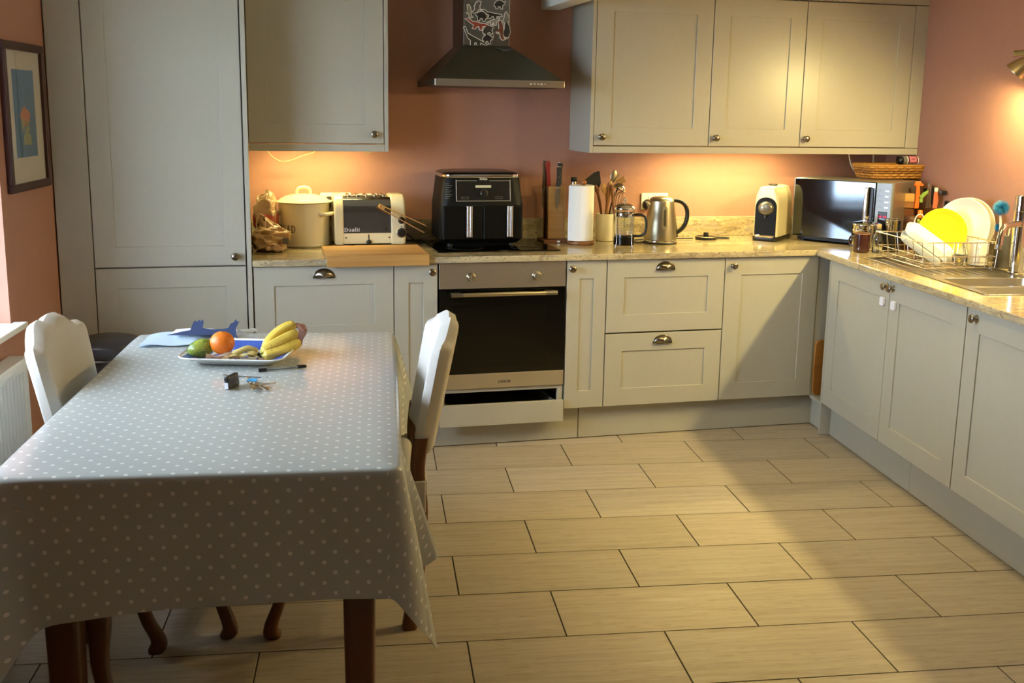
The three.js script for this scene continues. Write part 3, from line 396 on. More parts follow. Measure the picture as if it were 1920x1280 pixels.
  soloR('paper_cutout', ext(cut, .0012, 0).rotateX(-.75).translate(-.85, Y + .030, 1.03), mat('#2b395c', .8), 'dark blue jagged paper cut-out standing on papers behind the orange', 'paper', 0, 0, 0, .02);
  const rl = soloR('paper_curl', surf((u, v) => { const a = u * 4.2, r = .011 - .0012 * u; return [-.745 + .05 * v + r * Math.cos(a), Y + .022 + r * Math.sin(a), .985 - .02 * v]; }, 20, 2), mat('#e2e0dc', .5, 0, { side: THREE.DoubleSide }), 'small curled white paper strip at right end of the blue cut-out', 'paper', 0, 0, 0);
}
// ---------------------------------------------------------------- oven, hob, hood
function loftRR(rings, n = 6) {      // rings: [y, x0, x1, z0, z1, r]
  const R = rings.map(([y, x0, x1, z0, z1, r]) => rrPts(x0, z0, x1 - x0, z1 - z0, r, n).map(p => [p[0], y, p[1]])); const m = R[0].length;
    const cap = (r, up) => { const c = r.reduce((a, p) => [a[0] + p[0] / r.length, a[1] + p[1] / r.length, a[2] + p[2] / r.length], [0, 0, 0]); return surf((u, v) => { const p = r[Math.round(u * (m - 1))]; return v < .5 ? p : c; }, m - 1, 1, null, false); };
  return M([toCreasedNormals(surf((u, v) => R[Math.round(v * (R.length - 1))][Math.round(u * (m - 1))], m - 1, R.length - 1, null, true), .7), cap(R[0], false), cap(R[R.length - 1], true)]);
}
{
  const t = thing('built_in_oven', 'built-in single oven, steel panels and black glass door', 'oven', [0, 0, 0]);
  part('oven_body', bx(.02, .272, -.56, .56, .595, .535, .003), mSteelDk, t);
  part('control_panel', muv(bx(.0035, .7555, -.02, .593, .1165, .021, .002)), mSteel, t);
  const d = part('oven_door', bx(.0035, .2875, -.02, .593, .464, .02, .002), mBlackGl, t);
  part('door_window', bx(.069, .386, -.0002, .442, .286, .0012, .0004), mat('#0c0b07', .09, 0, { specularIntensity: .6 }), d);
  part('steel_strip', bx(.0035, .2870, -.002, .593, .0695, .0042, .001), mSteel, d);
  part('lettering', letters('LOGIK', .0125, .0006, 'sans', 1.15).translate(.312, .3155, .0023), mat('#1c1a18', .5), d);
  const h = part('handle', [bar([.105, .734, .045], [.49, .734, .045], .0098, 18)], mBrushed, t);
  for (const x of [.05, .49]) part('handle_end', [bar([x, .734, .045], [x + .055, .734, .045], .0102, 18), bx(x + .002, .728, .0, .05, .012, .046, .004)], mSteelDk, h);
  for (const x of [.149, .4566]) { const k = part('oven_knob', [lathe([[0, .026], [.015, .0255], [.0172, .023], [.018, .006], [.021, .004], [.0215, 0]], 32).rotateX(Math.PI / 2).translate(x, .808, .001), bx(x - .003, .794, .018, .006, .028, .011, .002)], mBrushed, t); const dots = []; for (let i = 0; i < 7; i++) { const a = -2.3 + i * .77 + Math.PI / 2; dots.push(new THREE.CylinderGeometry(.0016, .0016, .0006, 8).rotateX(Math.PI / 2).translate(x + .031 * Math.cos(a), .808 + .031 * Math.sin(a), .0013)); } part('dial_marks', dots, mat('#3a3732', .6), k); }
  // frame and drawer below
  const f = thing('oven_drawer', 'shallow open drawer below the oven, cream front and dark inside', 'drawer', [0, 0, 0]);
  part('surround', [bx(.003, .266, -.03, .594, .0195, .02), bx(.003, .16, -.03, .028, .108, .02), bx(.572, .16, -.03, .026, .108, .02)], mCab, f);
  part('drawer_front', bx(.0045, .1115, .002, .5915, .1035, .018, .002), mCab, f);
  part('drawer_box', [bx(.036, .13, -.5, .012, .075, .5), bx(.556, .13, -.5, .012, .075, .5), bx(.036, .125, -.5, .53, .008, .5), bx(.036, .13, -.5, .53, .075, .012)], mat('#6f6c64', .6), f);
  part('drawer_back', bx(.03, .165, -.56, .54, .105, .01), mGapDark, f);
}
{
  const t = thing('ceramic_hob', 'black glass hob set in the granite worktop, appliance standing on it', 'hob', [0, 0, 0]);
  part('glass_plate', bx(.0175, WY, -.56, .586, .0055, .446, .0025, 2), mBlackGl, t);
  for (const [x, z, r] of [[.17, -.25, .09], [.46, -.43, .09], [.46, -.22, .07]]) part('zone_ring', new THREE.TorusGeometry(r, .0006, 4, 60).rotateX(Math.PI / 2).translate(x, WY + .0055, z), mat('#3a3a3a', .4), t);
}
{
  // extractor: pyramid, front fascia, chimney with magnets
  const t = thing('extractor_hood', 'stainless steel chimney extractor hood with pyramid base above the hob', 'hood', [0, 0, 0]);
  const zf = -.105, zb = -.598, y0 = 1.655, y1 = 1.686;
  part('canopy', (() => { const q = (x, y, z) => [x, y, z]; const bot = [[.002, y1, zf], [.598, y1, zf], [.598, y1, zb], [.002, y1, zb]], top = [[.173, 1.847, -.33], [.392, 1.847, -.33], [.392, 1.847, zb], [.173, 1.847, zb]]; const P = []; const tri = (a, b, c) => P.push(...a, ...b, ...c); for (let i = 0; i < 4; i++) { const j = (i + 1) % 4; tri(bot[i], bot[j], top[j]); tri(bot[i], top[j], top[i]); } tri(top[0], top[1], top[2]); tri(top[0], top[2], top[3]); const g = new THREE.BufferGeometry(); g.setAttribute('position', new THREE.Float32BufferAttribute(P, 3)); g.computeVertexNormals(); return muv(g); })(), mat('#6f6c60', .36, 1), t);
  const f = part('fascia', bx(.0, y0, zf - .012, .6, .031, .014, .002), mat('#cbc5b6', .3, 1), t); part('rim', [bx(0, y0, zb, .014, .031, zf - zb - .01, .002), bx(.586, y0, zb, .014, .031, zf - zb - .01, .002), bx(.01, y0 + .004, zb, .58, .012, zf - zb - .01, 0)], mat('#6e6b64', .4, 1), t);
  for (let i = 0; i < 5; i++) part('button', lathe([[0, .004], [.0045, .0036], [.0055, .0015], [.0058, 0]], 16).rotateX(Math.PI / 2).translate(.441 + i * .0165, 1.6695, zf + .002), mChrome, f);
  part('filter', bx(.04, y0 + .001, zb + .05, .52, .006, .40), mat('#55524c', .45, 1), t);
  part('chimney', muv(bx(.173, 1.846, zb, .219, .51, .268, .002)), mat('#77736a', .3, 1), t);
  part('chimney_seam', bx(.3885, 1.846, -.33, .0035, .5, .0012, 0), mat('#c9bfa6', .3, 1), t);
  // animal-shaped magnets: white backing with dark printed body on top
  const B = { // body outlines in a unit box
    long: [[0, .62], [.12, .7], [.3, .52], [.45, .55], [.62, .5], [.8, .52], [.98, .46], [1, .38], [.86, .36], [.74, .32], [.74, .05], [.64, .05], [.62, .26], [.52, .24], [.46, .05], [.36, .05], [.4, .3], [.26, .4], [.1, .58]],
    tall: [[0, .98], [.06, 1], [.16, .66], [.4, .5], [.62, .36], [.9, .16], [1, .1], [.92, .08], [.7, .2], [.68, 0], [.58, 0], [.54, .2], [.46, .2], [.42, 0], [.3, 0], [.3, .3], [.18, .44]],
    stout: [[0, .9], [.1, .72], [.22, .7], [.34, .84], [.56, .94], [.8, .82], [.96, .56], [.98, .3], [.86, .26], [.84, .02], [.72, .02], [.68, .26], [.46, .26], [.42, .02], [.3, .02], [.3, .36], [.14, .56]],
    rear: [[.3, .98], [.5, 1], [.64, .8], [.7, .5], [.62, .3], [.72, .06], [.9, .04], [.6, 0], [.42, .1], [.4, .3], [.3, .42], [0, .44], [.02, .36], [.24, .3], [.34, .62]],
    leaf: [[.5, 1], [.9, .6], [1, .3], [.7, 0], [.3, .02], [.05, .2], [.25, .5], [.3, .8]]
  };
  // x, y (photo-measured on the chimney face), w, h, outline, colour, tilt, mirror
  const list = [[.345, 2.035, .055, .04, 'stout', '#221d18', 0, 1, 'dark animal magnet at the very top of the hood chimney'], [.236, 2.018, .062, .055, 'rear', '#5a5348', -.2, 1, 'pale leaping animal magnet upper left on the hood chimney'], [.2, 1.998, .036, .058, 'rear', '#8a8268', .1, 0, 'small pale animal magnet at left edge of hood chimney'], [.306, 1.993, .1, .05, 'long', '#211b15', -.12, 0, 'dark horned animal magnet with raised tail, upper middle'], [.253, 1.98, .062, .045, 'stout', '#1f1a17', -.05, 0, 'stout dark animal magnet left of middle on the chimney'], [.316, 1.967, .064, .05, 'tall', '#8c8478', -.1, 1, 'pale grey long-necked animal magnet in chimney middle'], [.374, 1.976, .03, .05, 'leaf', '#7c7668', 0, 0, 'pale triangular animal magnet at right edge, upper one'], [.236, 1.948, .115, .062, 'long', '#8e3a24', -.14, 0, 'red long-necked animal magnet at left of the chimney'], [.352, 1.918, .055, .088, 'rear', '#6b3a1e', .06, 0, 'brown upright animal magnet lower right on the chimney'], [.377, 1.925, .036, .078, 'leaf', '#2b2520', 0, 0, 'dark upright animal magnet at right edge, lower one'], [.292, 1.918, .06, .045, 'stout', '#3a342c', .35, 1, 'small dark running animal magnet right of the red one'], [.23, 1.885, .112, .085, 'tall', '#2c3020', 0, 0, 'large dark green long-necked magnet at chimney bottom left'], [.29, 1.877, .052, .042, 'stout', '#171412', -.1, 1, 'black humped animal magnet at the bottom middle of chimney']];
  for (const [x, y, w, h, k, c, rt, mir, lab] of list) {
    let pts = B[k].map(([a, b]) => [(mir ? 1 - a : a) * w - w / 2, b * h - h / 2]); if (THREE.ShapeUtils.area(pts.map(p => new THREE.Vector2(...p))) < 0) pts = pts.reverse();
    const bev = (g0) => new THREE.ExtrudeGeometry(shape(pts), { depth: .0004, bevelEnabled: true, bevelThickness: .0004, bevelSize: .0034, bevelSegments: 1, curveSegments: 2 });
    const o = solo('fridge_magnet', bev().rotateZ(rt), mat('#d8d4c6', .5), lab, 'magnet', [x, y, -.3294], 0, 'animal magnets on the hood chimney');
    part('print', ext(shape(pts), .0008, 0).translate(0, 0, .0006).rotateZ(rt), mat(c, .45), o);
  }
  const o = solo('fridge_magnet', new THREE.ExtrudeGeometry(shape(B.long.map(([a, b]) => [a * .075 - .037, b * .04 - .02])), { depth: .0004, bevelEnabled: true, bevelThickness: .0004, bevelSize: .003, bevelSegments: 1 }).rotateX(-.94), mat('#6f7570', .5), 'grey animal magnet alone on the sloping hood canopy', 'magnet', [.362, 1.833, -.304], 0, 'animal magnets on the hood chimney');
  part('print', ext(shape(B.long.map(([a, b]) => [a * .075 - .037, b * .04 - .02])), .0008, 0).translate(0, 0, .0006).rotateX(-.94), mat('#3d423c', .45), o);
}
// ---------------------------------------------------------------- left wall: picture, radiator, pedal bin
{
  const X = -1.571, p = thingR('framed_picture', 'dark red-brown framed print of fruit on blue, on the left wall', 'picture', 0, 0, 0);
  const z0 = .255, z1 = .70, y0 = 1.231, y1 = 1.768, w = .03, d = .021;
  for (const [a, b, c, e] of [[y0, z0, w, z1 - z0], [y1 - w, z0, w, z1 - z0], [y0 + w, z0, y1 - y0 - 2 * w, w], [y0 + w, z1 - w, y1 - y0 - 2 * w, w]]) part('frame_rail', muv(new RoundedBoxGeometry(d, c, e, 2, .004).translate(X + d / 2, a + c / 2, b + e / 2)), mat('#3e1d1c', .35), p);
  part('mount', bx(X + .002, y0 + .02, z0 + .02, .006, y1 - y0 - .04, z1 - z0 - .04, 0), mat('#cfc6b6', .8), p);
  const T_pic = tex(256, 384, (u, v) => { const n = fbm(u, v, 4, 6, 111, 4), b = fbm(u, v, 14, 2, 112, 3); let c = mix([44, 96, 138], [78, 132, 164], n * .6 + b * .4); const d1 = Math.hypot((u - .5) / .24, (v - .47) / .12), d2 = Math.hypot((u - .5) / .3, (v - .36) / .08), n2 = fbm(u, v, 12, 14, 113, 3); if (d1 + n2 * .5 < 1.15) c = mix([196, 84, 60], [204, 160, 84], n2); if (v < .42 && v > .14 && Math.abs(u - .5) < .24 && n2 > .48) c = mix([120, 134, 90], [184, 170, 96], n); return c; });
  const pr = part('print', bx(X + .0082, 1.353, .365, .0008, .318, .232, 0), mat('#ffffff', .7, 0, { map: (() => { const t = T_pic; t.repeat.set(1 / .232, 1 / .318); t.offset.set(-.365 / .232, -1.353 / .318); return t; })() }), p);
  part('glazing', bx(X + .012, y0 + .022, z0 + .022, .002, y1 - y0 - .044, z1 - z0 - .044, 0), mGlass, p);
}
{
  const X = -1.571, t = thingR('radiator', 'white panel radiator with vertical ridges under the window', 'radiator', 0, 0, 0);
  const z0 = .85, z1 = 2.25, y0 = .14, y1 = .668, xf = X + .072;
  const n = 42, st = (z1 - z0 - .04) / n;
  part('panel', muv(bx(xf - .014, y0, z0, .012, y1 - y0, z1 - z0, .004, 2)), mWhite, t);
  for (let i = 0; i < n; i++) part('ridge', bx(xf - .004, y0 + .035, z0 + .02 + i * st + .008, .009, y1 - y0 - .075, st - .016, .0042, 2), mWhite, t);
  part('top_grille', bx(X + .012, y1 - .004, z0 - .004, .066, .012, z1 - z0 + .008, .003), mWhite, t);
  part('side_cover', bx(X + .012, y0 + .01, z0 - .005, .062, y1 - y0 - .01, .006, .002), mWhite, t); part('bracket', [bx(X, .5, z0 + .2, .03, .06, .03), bx(X, .2, z0 + .2, .03, .06, .03)], mWhite, t);
  part('back_panel', bx(X + .016, y0 + .01, z0, .01, y1 - y0 - .02, z1 - z0, .002), mWhite, t);
}
{
  const t = thing('pedal_bin', 'dark grey round pedal bin standing between tall cabinet and table', 'bin', [-1.380, 0, .20]);
  const m = mat('#3a383c', .38), r = .128;
  part('body', lathe([[0, .002], [r - .012, .002], [r - .008, .01], [r - .006, .03], [r - .002, .5], [r - .002, .558]], 56), m, t);
  part('band', lathe([[r - .003, .555], [r + .001, .557], [r + .001, .563], [r - .003, .565]], 56), mat('#8b8b8d', .3, 1), t);
  part('lid', lathe([[r + .002, .565], [r + .004, .572], [r + .003, .61], [r - .004, .622], [r - .02, .628], [r * .6, .636], [0, .639]], 56), mat('#3a373a', .33), t);
  part('pedal', bx(-.03, .015, r - .02, .06, .012, .05, .004), mBlack, t);
}
// ---------------------------------------------------------------- back worktop, left to right
{
  // sockets
  const sock = (x, y, w, h, lab) => { const t = thing('wall_socket', lab, 'socket', [x, y, -.5995]); part('plate', ext(rrect(0, 0, w, h, .006), .009, .003, 6, 2), mat('#efeadb', .4), t); const k = w > .1 ? 2 : 1; for (let i = 0; i < k; i++) { part('rocker', bx(w * (k === 2 ? .3 + .28 * i : .7) - .007, h * .66, .008, .014, .018, .004, .0015), mat('#f3efe2', .35), t); const holes = []; for (const [a, b] of [[0, .012], [-.011, -.004], [.011, -.004]]) holes.push(bx(w * (k === 2 ? .26 + .48 * i : .5) + a - .003, h * .38 + b, .0086, .006, .004, .0006, 0)); part('pin_holes', holes, mGapDark, t); } return t; };
  sock(-.4785, 1.057, .149, .086, 'white double wall socket behind the enamel bread bin'); sock(-.2925, 1.052, .0905, .086, 'white single wall socket behind the toaster'); sock(1.1825, 1.05, .15, .085, 'white double wall socket behind the kettle');
  const plug = (x, y, lab) => { const t = thing('mains_plug', lab, 'plug', [x, y, -.59]); part('plug_body', lathe([[0, .034], [.016, .033], [.022, .024], [.026, .008], [.027, 0], [0, 0]], 28).rotateX(Math.PI / 2).scale(1, 1.05, 1), mBlackMt, t); part('lead', tube([[0, -.02, .018], [.0, -.06, .03], [.015, -.12, .025], [.02, -.184, .02]], .0035, 20), mBlackMt, t); };
  plug(-.436, 1.098, 'black plug in the socket behind the bread bin'); plug(1.216, 1.075, 'black plug in the socket behind the kettle');
}
{
  // bread bags
  const bag = (name, lab, pos, turn, sx, sy, sz, m, amp, seedN) => { const g = new THREE.SphereGeometry(1, 64, 44); const q = jitter(g, v => { const th = Math.atan2(v.z, v.x) / 6.2832 + .5, ph = v.y * .5 + .5; const n = fbm(th, ph, 7, 6, seedN, 3) - .5, r2 = Math.abs(fbm(th, ph, 10, 7, seedN + 3, 2) - .5); const k = 1 + amp * (n * 1.5 - r2 * 1.6 + .2); const e = .72; v.set(Math.sign(v.x) * Math.abs(v.x) ** e, Math.sign(v.y) * Math.abs(v.y) ** e, Math.sign(v.z) * Math.abs(v.z) ** e); v.multiplyScalar(k); v.x *= sx; v.y = Math.max(-1, v.y) * sy + sy; v.z *= sz; }); return solo(name, toCreasedNormals(q, .5), m, lab, 'bag', pos, turn); };
  const mBag = mat('#b08a5c', .32, 0, { clearcoat: .5, clearcoatRoughness: .2 }), mBag2 = mat('#a8875f', .4, 0, { clearcoat: .6, clearcoatRoughness: .15 });
  const b1 = bag('bread_bag', 'crumpled brown bread bag lying at the left end of the worktop', [-.725, WY, -.285], .35, .074, .058, .085, mBag, .34, 121);
  part('printed_label', bx(-.016, -.014, 0, .032, .028, .002, .001).rotateY(.3).rotateZ(-.12).translate(.04, .052, .083), mat('#2e2018', .5), b1); part('price_sticker', bx(-.02, -.012, 0, .05, .022, .002, .001).rotateX(-.9).rotateZ(-.35).translate(.02, .108, .045), mat('#e6d6b2', .3), b1);
  part('bag_neck', jitter(new THREE.ConeGeometry(.05, .09, 24, 8, true).rotateZ(.5).translate(-.03, .135, -.01), v => { const a = Math.atan2(v.z, v.x + .03); v.x += .007 * Math.sin(a * 9); v.z += .007 * Math.cos(a * 7); }), mat('#b08a5c', .32, 0, { side: THREE.DoubleSide, clearcoat: .5 }), b1);
  const b2 = bag('bread_bag', 'upright crumpled brown bread bag behind, with a red band', [-.742, WY, -.415], -.2, .052, .125, .06, mBag2, .26, 131);
  part('red_band', surf((u, v) => { const a = -.4 + u * 2.9, r = .057 + .004 * Math.sin(u * 20); return [r * Math.cos(a), .10 + v * .055 + .006 * Math.sin(u * 13), .005 + r * 1.1 * Math.sin(a)]; }, 40, 6), mat('#a2462e', .35, 0, { side: THREE.DoubleSide, clearcoat: .4 }), b2);
}
{
  // enamel bread bin
  const t = thing('bread_bin', 'round cream enamel bread bin with lid, lettered on its front', 'bread bin', [-.563, WY, -.47]), r = .1195;
  part('body', lathe([[0, 0], [r - .008, 0], [r - .003, .003], [r, .01], [r, .012], [r - .002, .016], [r - .001, .2], [r + .001, .204], [r - .003, .206]], 72), mCream, t);
  part('rim', lathe([[r + .001, .2035], [r + .0045, .206], [r + .001, .2085], [r - .002, .2065]], 72), mBrushed, t);
  const l = part('lid', lathe([[r + .012, .2075], [r + .0135, .209], [r + .012, .211], [r - .002, .2125], [r - .012, .222], [r - .035, .2345], [.045, .2425], [0, .2445]], 72), mCream, t); l.name = 'lid';
  part('lid_handle', tube([[-.03, .236, 0], [-.031, .252, 0], [-.026, .266, 0], [-.014, .273, 0], [.014, .273, 0], [.026, .266, 0], [.031, .252, 0], [.03, .236, 0]], .0075, 40, 12), mCream, l);
  part('vent_hole', new THREE.CylinderGeometry(.0062, .0062, .003, 16).scale(1, 1, .7).rotateZ(.2).rotateX(.35).translate(-.058, .2375, .032), mGapDark, l);
  for (const s of [0, 1]) { const a = s ? .62 : Math.PI - .1; const h = part('side_handle', tube([[r - .004, .155, -.036], [r + .022, .156, -.032], [r + .03, .157, -.018], [r + .03, .157, .018], [r + .022, .156, .032], [r - .004, .155, .036]], .0085, 30, 10).scale(1, 1, 1).rotateY(s ? -a : a), mCream, t); }
  // curved lettering
  const word = 'BREAD', sp = .0262; [...word].forEach((c, i) => { const g = letters(c, .033, .0014, 'serif', .72); const a = -Math.PI / 2 + ((i - 2) * sp - .052) / r * -1; const th = ((i - 2) * sp - .112) / r; g.translate(0, .088, r - .0016); g.rotateY(th); part('letter', g, mat('#2a2118', .4), t); });
}
{
  // toaster: six slots, steel front, cream ends
  const t = thing('toaster', 'cream and steel six-slot toaster with two black dials', 'toaster', [-.43, WY, -.36]);
  const end = (x0, w) => ext((() => { const s = new THREE.Shape(); s.moveTo(-.205, .012); s.lineTo(.0, .012); s.quadraticCurveTo(.006, .03, .004, .06); s.lineTo(-.006, .16); s.quadraticCurveTo(-.014, .232, -.062, .244); s.lineTo(-.15, .244); s.quadraticCurveTo(-.19, .232, -.2, .16); s.lineTo(-.208, .06); s.closePath(); return s; })(), w, .012, 14, 4).rotateY(-Math.PI / 2).translate(x0 + w, 0, 0).scale(1, 1, 1);
  part('end_casing', end(0, .046), mCream, t);
  part('end_casing', end(.262, .074), mCream, t);
  const sf = [[.066, .001], [.16, -.008], [.195, -.013], [.222, -.028], [.232, -.044]];
  part('steel_front', surf((u, v) => { const k = v * 4, i = Math.min(3, Math.floor(k)), f = k - i; return [.044 + .222 * u, sf[i][0] + (sf[i + 1][0] - sf[i][0]) * f, sf[i][1] + (sf[i + 1][1] - sf[i][1]) * f]; }, 10, 40), mat('#9a9a98', .16, 1), t);
  part('lower_front', bx(.044, .016, -.02, .222, .051, .021, .002), mCream, t); part('back', bx(.044, .016, -.2, .222, .214, .02, .004), mat('#9a9a98', .25, 1), t); part('base', bx(.05, .009, -.19, .215, .012, .18), mBlack, t);
  for (let i = 0; i < 5; i++) part('slot_bar', [bx(.064 + i * .0415, .226, -.16, .0165, .018, .115, .006, 2)], mat('#a8a294', .2, 1), t); part('slot_well', bx(.046, .215, -.165, .218, .012, .125, .001), mat('#241f18', .6), t);
  for (const [x, y, r] of [[.315, .125, .0165], [.315, .066, .0235]]) { const k = part('dial', lathe([[0, .016], [r * .72, .0155], [r * .8, .013], [r * .82, 0]], 32).rotateX(Math.PI / 2).translate(x, y, .002), mBlack, t); part('dial_ring', lathe([[r * .84, 0], [r * .86, .004], [r, .004], [r * 1.02, 0]], 36).rotateX(Math.PI / 2).translate(x, y, .002), r > .02 ? mChrome : mBlack, k); part('marker', new THREE.CylinderGeometry(.0025, .0025, .001, 10).rotateX(Math.PI / 2).translate(x, y + r + .006, .0035), mBlack, k); }
  part('lever', [bx(.1575, .036, .0, .005, .024, .003, .001), new THREE.SphereGeometry(.0125, 20, 14).scale(1, 1, .7).translate(.16, .024, .008)], mBlack, t);
  for (const x of [.053, .257]) part('screw', new THREE.CylinderGeometry(.004, .004, .002, 12).rotateX(Math.PI / 2).translate(x, .045, .0015), mat('#5b4a30', .4, 1), t);
  for (const x of [.085, .215]) part('foot', bx(x - .012, 0, -.03, .022, .018, .02, .002), mBlack, t); for (const x of [.085, .215]) part('foot', bx(x - .012, 0, -.18, .022, .018, .02, .002), mBlack, t);
  part('lettering', letters('Dualit', .017, .0006, 'serif', 1.1).rotateX(-.08).translate(.082, .083, .0012), mat('#e8e8e8', .3), t);
  part('lettering', letters('I', .012).rotateZ(.5).translate(.243, .085, .001), mat('#1a1a1a', .4), t);
  solo('toaster_lead', tube([[-.09, WY + .05, -.50], [-.06, WY + .035, -.47], [-.03, WY + .008, -.44], [-.005, WY + .005, -.46], [.02, WY + .004, -.54], [-.03, WY + .004, -.56], [-.10, WY + .005, -.54]], .004, 50), mBlackMt, 'black mains lead looping on the worktop right of the toaster', 'cable', [0, 0, 0]);
}
{
  // wooden toast tongs propped on the toaster
  const t = thing('toast_tongs', 'pale wooden toast tongs leaning across the toaster to the worktop', 'tongs', [0, 0, 0]);
  const a = V([-.222, WY + .192, -.335]), b = V([-.005, WY + .082, -.345]), d = b.clone().sub(a), L = d.length(); const ang = Math.atan2(d.y, d.x);
  for (const s of [0, 1]) { const g = bx(0, -.003, -.012, L, .0045, .024, .0015).rotateZ(s ? .035 : -.045).rotateZ(ang).translate(a.x, a.y + (s ? .012 : -.004), a.z); part('arm', g, mBamboo, t); }
  part('joint_block', bx(-.004, -.006, -.012, .03, .018, .024, .003).rotateZ(ang).translate(a.x, a.y + .002, a.z), mBamboo, t);
}
{
  // worktop chopping board with hooked front edge; strips
  const t = thing('chopping_board', 'bamboo counter-edge chopping board hooked over the worktop edge', 'chopping board', [0, 0, 0]);
  const x0 = -.494, x1 = -.047, n = 7, w = .335 / n; for (let i = 0; i < n; i++) part('strip', bx(x0, WY + .001, -.31 + i * w, x1 - x0, .0145, w + .0002, .0006), mBamboo, t);
  part('front_lip', bx(x0, WY - .033, .0255, x1 - x0, .05, .016, .002), mBamboo, t);
  part('juice_groove', [bx(x0 + .02, WY + .0152, -.003, x1 - x0 - .04, .0006, .006, 0)], mDkWood, t);
}
{
  // dual-drawer air fryer
  const t = thing('air_fryer', 'large black dual-drawer air fryer with chrome handles on the hob', 'air fryer', [.2615, WY + .0058, -.27]);
  const hw = .205; const R = (y, e, zf, r) => [y, -hw + e, hw - e, -.285, zf, r];
  part('housing', loftRR([R(.012, .022, -.03, .03), R(.03, .004, -.008, .035), R(.035, .0, -.004, .04), R(.2, .001, -.002, .045), R(.212, .004, -.006, .045), R(.32, .016, -.02, .05), R(.326, .018, -.022, .05)], 8), mat('#080808', .5, 0, { specularIntensity: .5 }), t)
  part('base', loftRR([R(-.004, .05, -.05, .03), R(.013, .03, -.035, .03)], 6), mat('#080808', .6), t);
  part('chrome_band', loftRR([R(.3255, .016, -.0195, .05), R(.329, .0145, -.018, .05), R(.338, .0155, -.019, .05), R(.341, .018, -.022, .05)], 8), mChrome, t);
  part('top_lid', loftRR([R(.340, .018, -.022, .05), R(.346, .022, -.028, .048), R(.351, .04, -.045, .04), R(.353, .09, -.09, .03)], 8), mat('#1b1b1c', .25), t);
  const c = part('control_panel', bx(-.122, .222, -.018, .264, .1, .008, .004, 2).rotateX(-.13).translate(-.008, -.004, .038), mat('#1a1916', .3), t);
  const fr = (x, y, w, h, d) => bx(x, y, -.0095, w, h, .0012, .0004).rotateX(-.13).translate(-.008, -.004, .038);
  part('panel_outline', [fr(-.122, .2225, .264, .003), fr(-.122, .224, .003, .1), fr(.139, .224, .003, .1), fr(-.122, .318, .10, .002), fr(.04, .318, .10, .002)], mat('#d2cdbf', .4, .6), c);
  part('display', bx(-.028, .286, -.0098, .076, .012, .0012, .0005).rotateX(-.13).translate(-.008, -.004, .038), mat('#cfc7a4', .3), c);
  const kn = part('dial', lathe([[0, .018], [.0125, .0175], [.0145, .015], [.0145, 0]], 32).rotateX(Math.PI / 2 - .13).translate(0.003, .253, .0005), mBlack, c); part('dial_ring', lathe([[.0148, .0], [.0148, .012], [.018, .012], [.0188, 0]], 36).rotateX(Math.PI / 2 - .13).translate(.003, .253, .0005), mChrome, kn);
  for (const s of [-1, 1]) part('button_mark', [fr(.003 + s * .082 - .016, .234, .032, .0012), fr(.003 + s * .082 - .016, .243, .032, .0012), fr(.003 + s * .082 - .017, .234, .0012, .01), fr(.003 + s * .082 + .0155, .234, .0012, .01)], mat('#8f8a7a', .4), c);
  part('lettering', letters('NINJA', .0085, .0006, 'sans', 1.1).rotateX(-.13).translate(.003, .318, -.0087), mat('#ddd8c8', .4), c);
  for (const [x0, x1] of [[-.192, -.002], [.002, .192]]) { const d = part('drawer', bx(x0, .032, -.02, x1 - x0, .162, .024, .006, 2), mat('#050505', .42, 0, { specularIntensity: .5 }), t); const hx = x0 < 0 ? -.0665 : .1305; part('drawer_handle', [-.0075, .0075].map(o => bar([hx + o, .05, .008], [hx + o, .19, .008], .0078, 20)).concat([bx(hx - .0155, .044, .0, .031, .006, .014, .002), bx(hx - .0155, .188, .0, .031, .006, .014, .002)]), mat('#e6e4df', .16, 1), d); }
  const pr = []; for (let i = 0; i < 9; i++) pr.push(bx(-.182, .236 + i * .0085, -.0105, .018 + (i * 7 % 5) * .004, .0018, .0006, 0).rotateX(-.13).translate(0, -.004, .038)); part('printed_text', pr, mat('#7d796e', .5), t);
  for (const x of [-.15, .15]) for (const z of [-.05, -.25]) part('foot', cyl(.014, .012, .013, 16).translate(x, 0, z), mBlackMt, t);
}
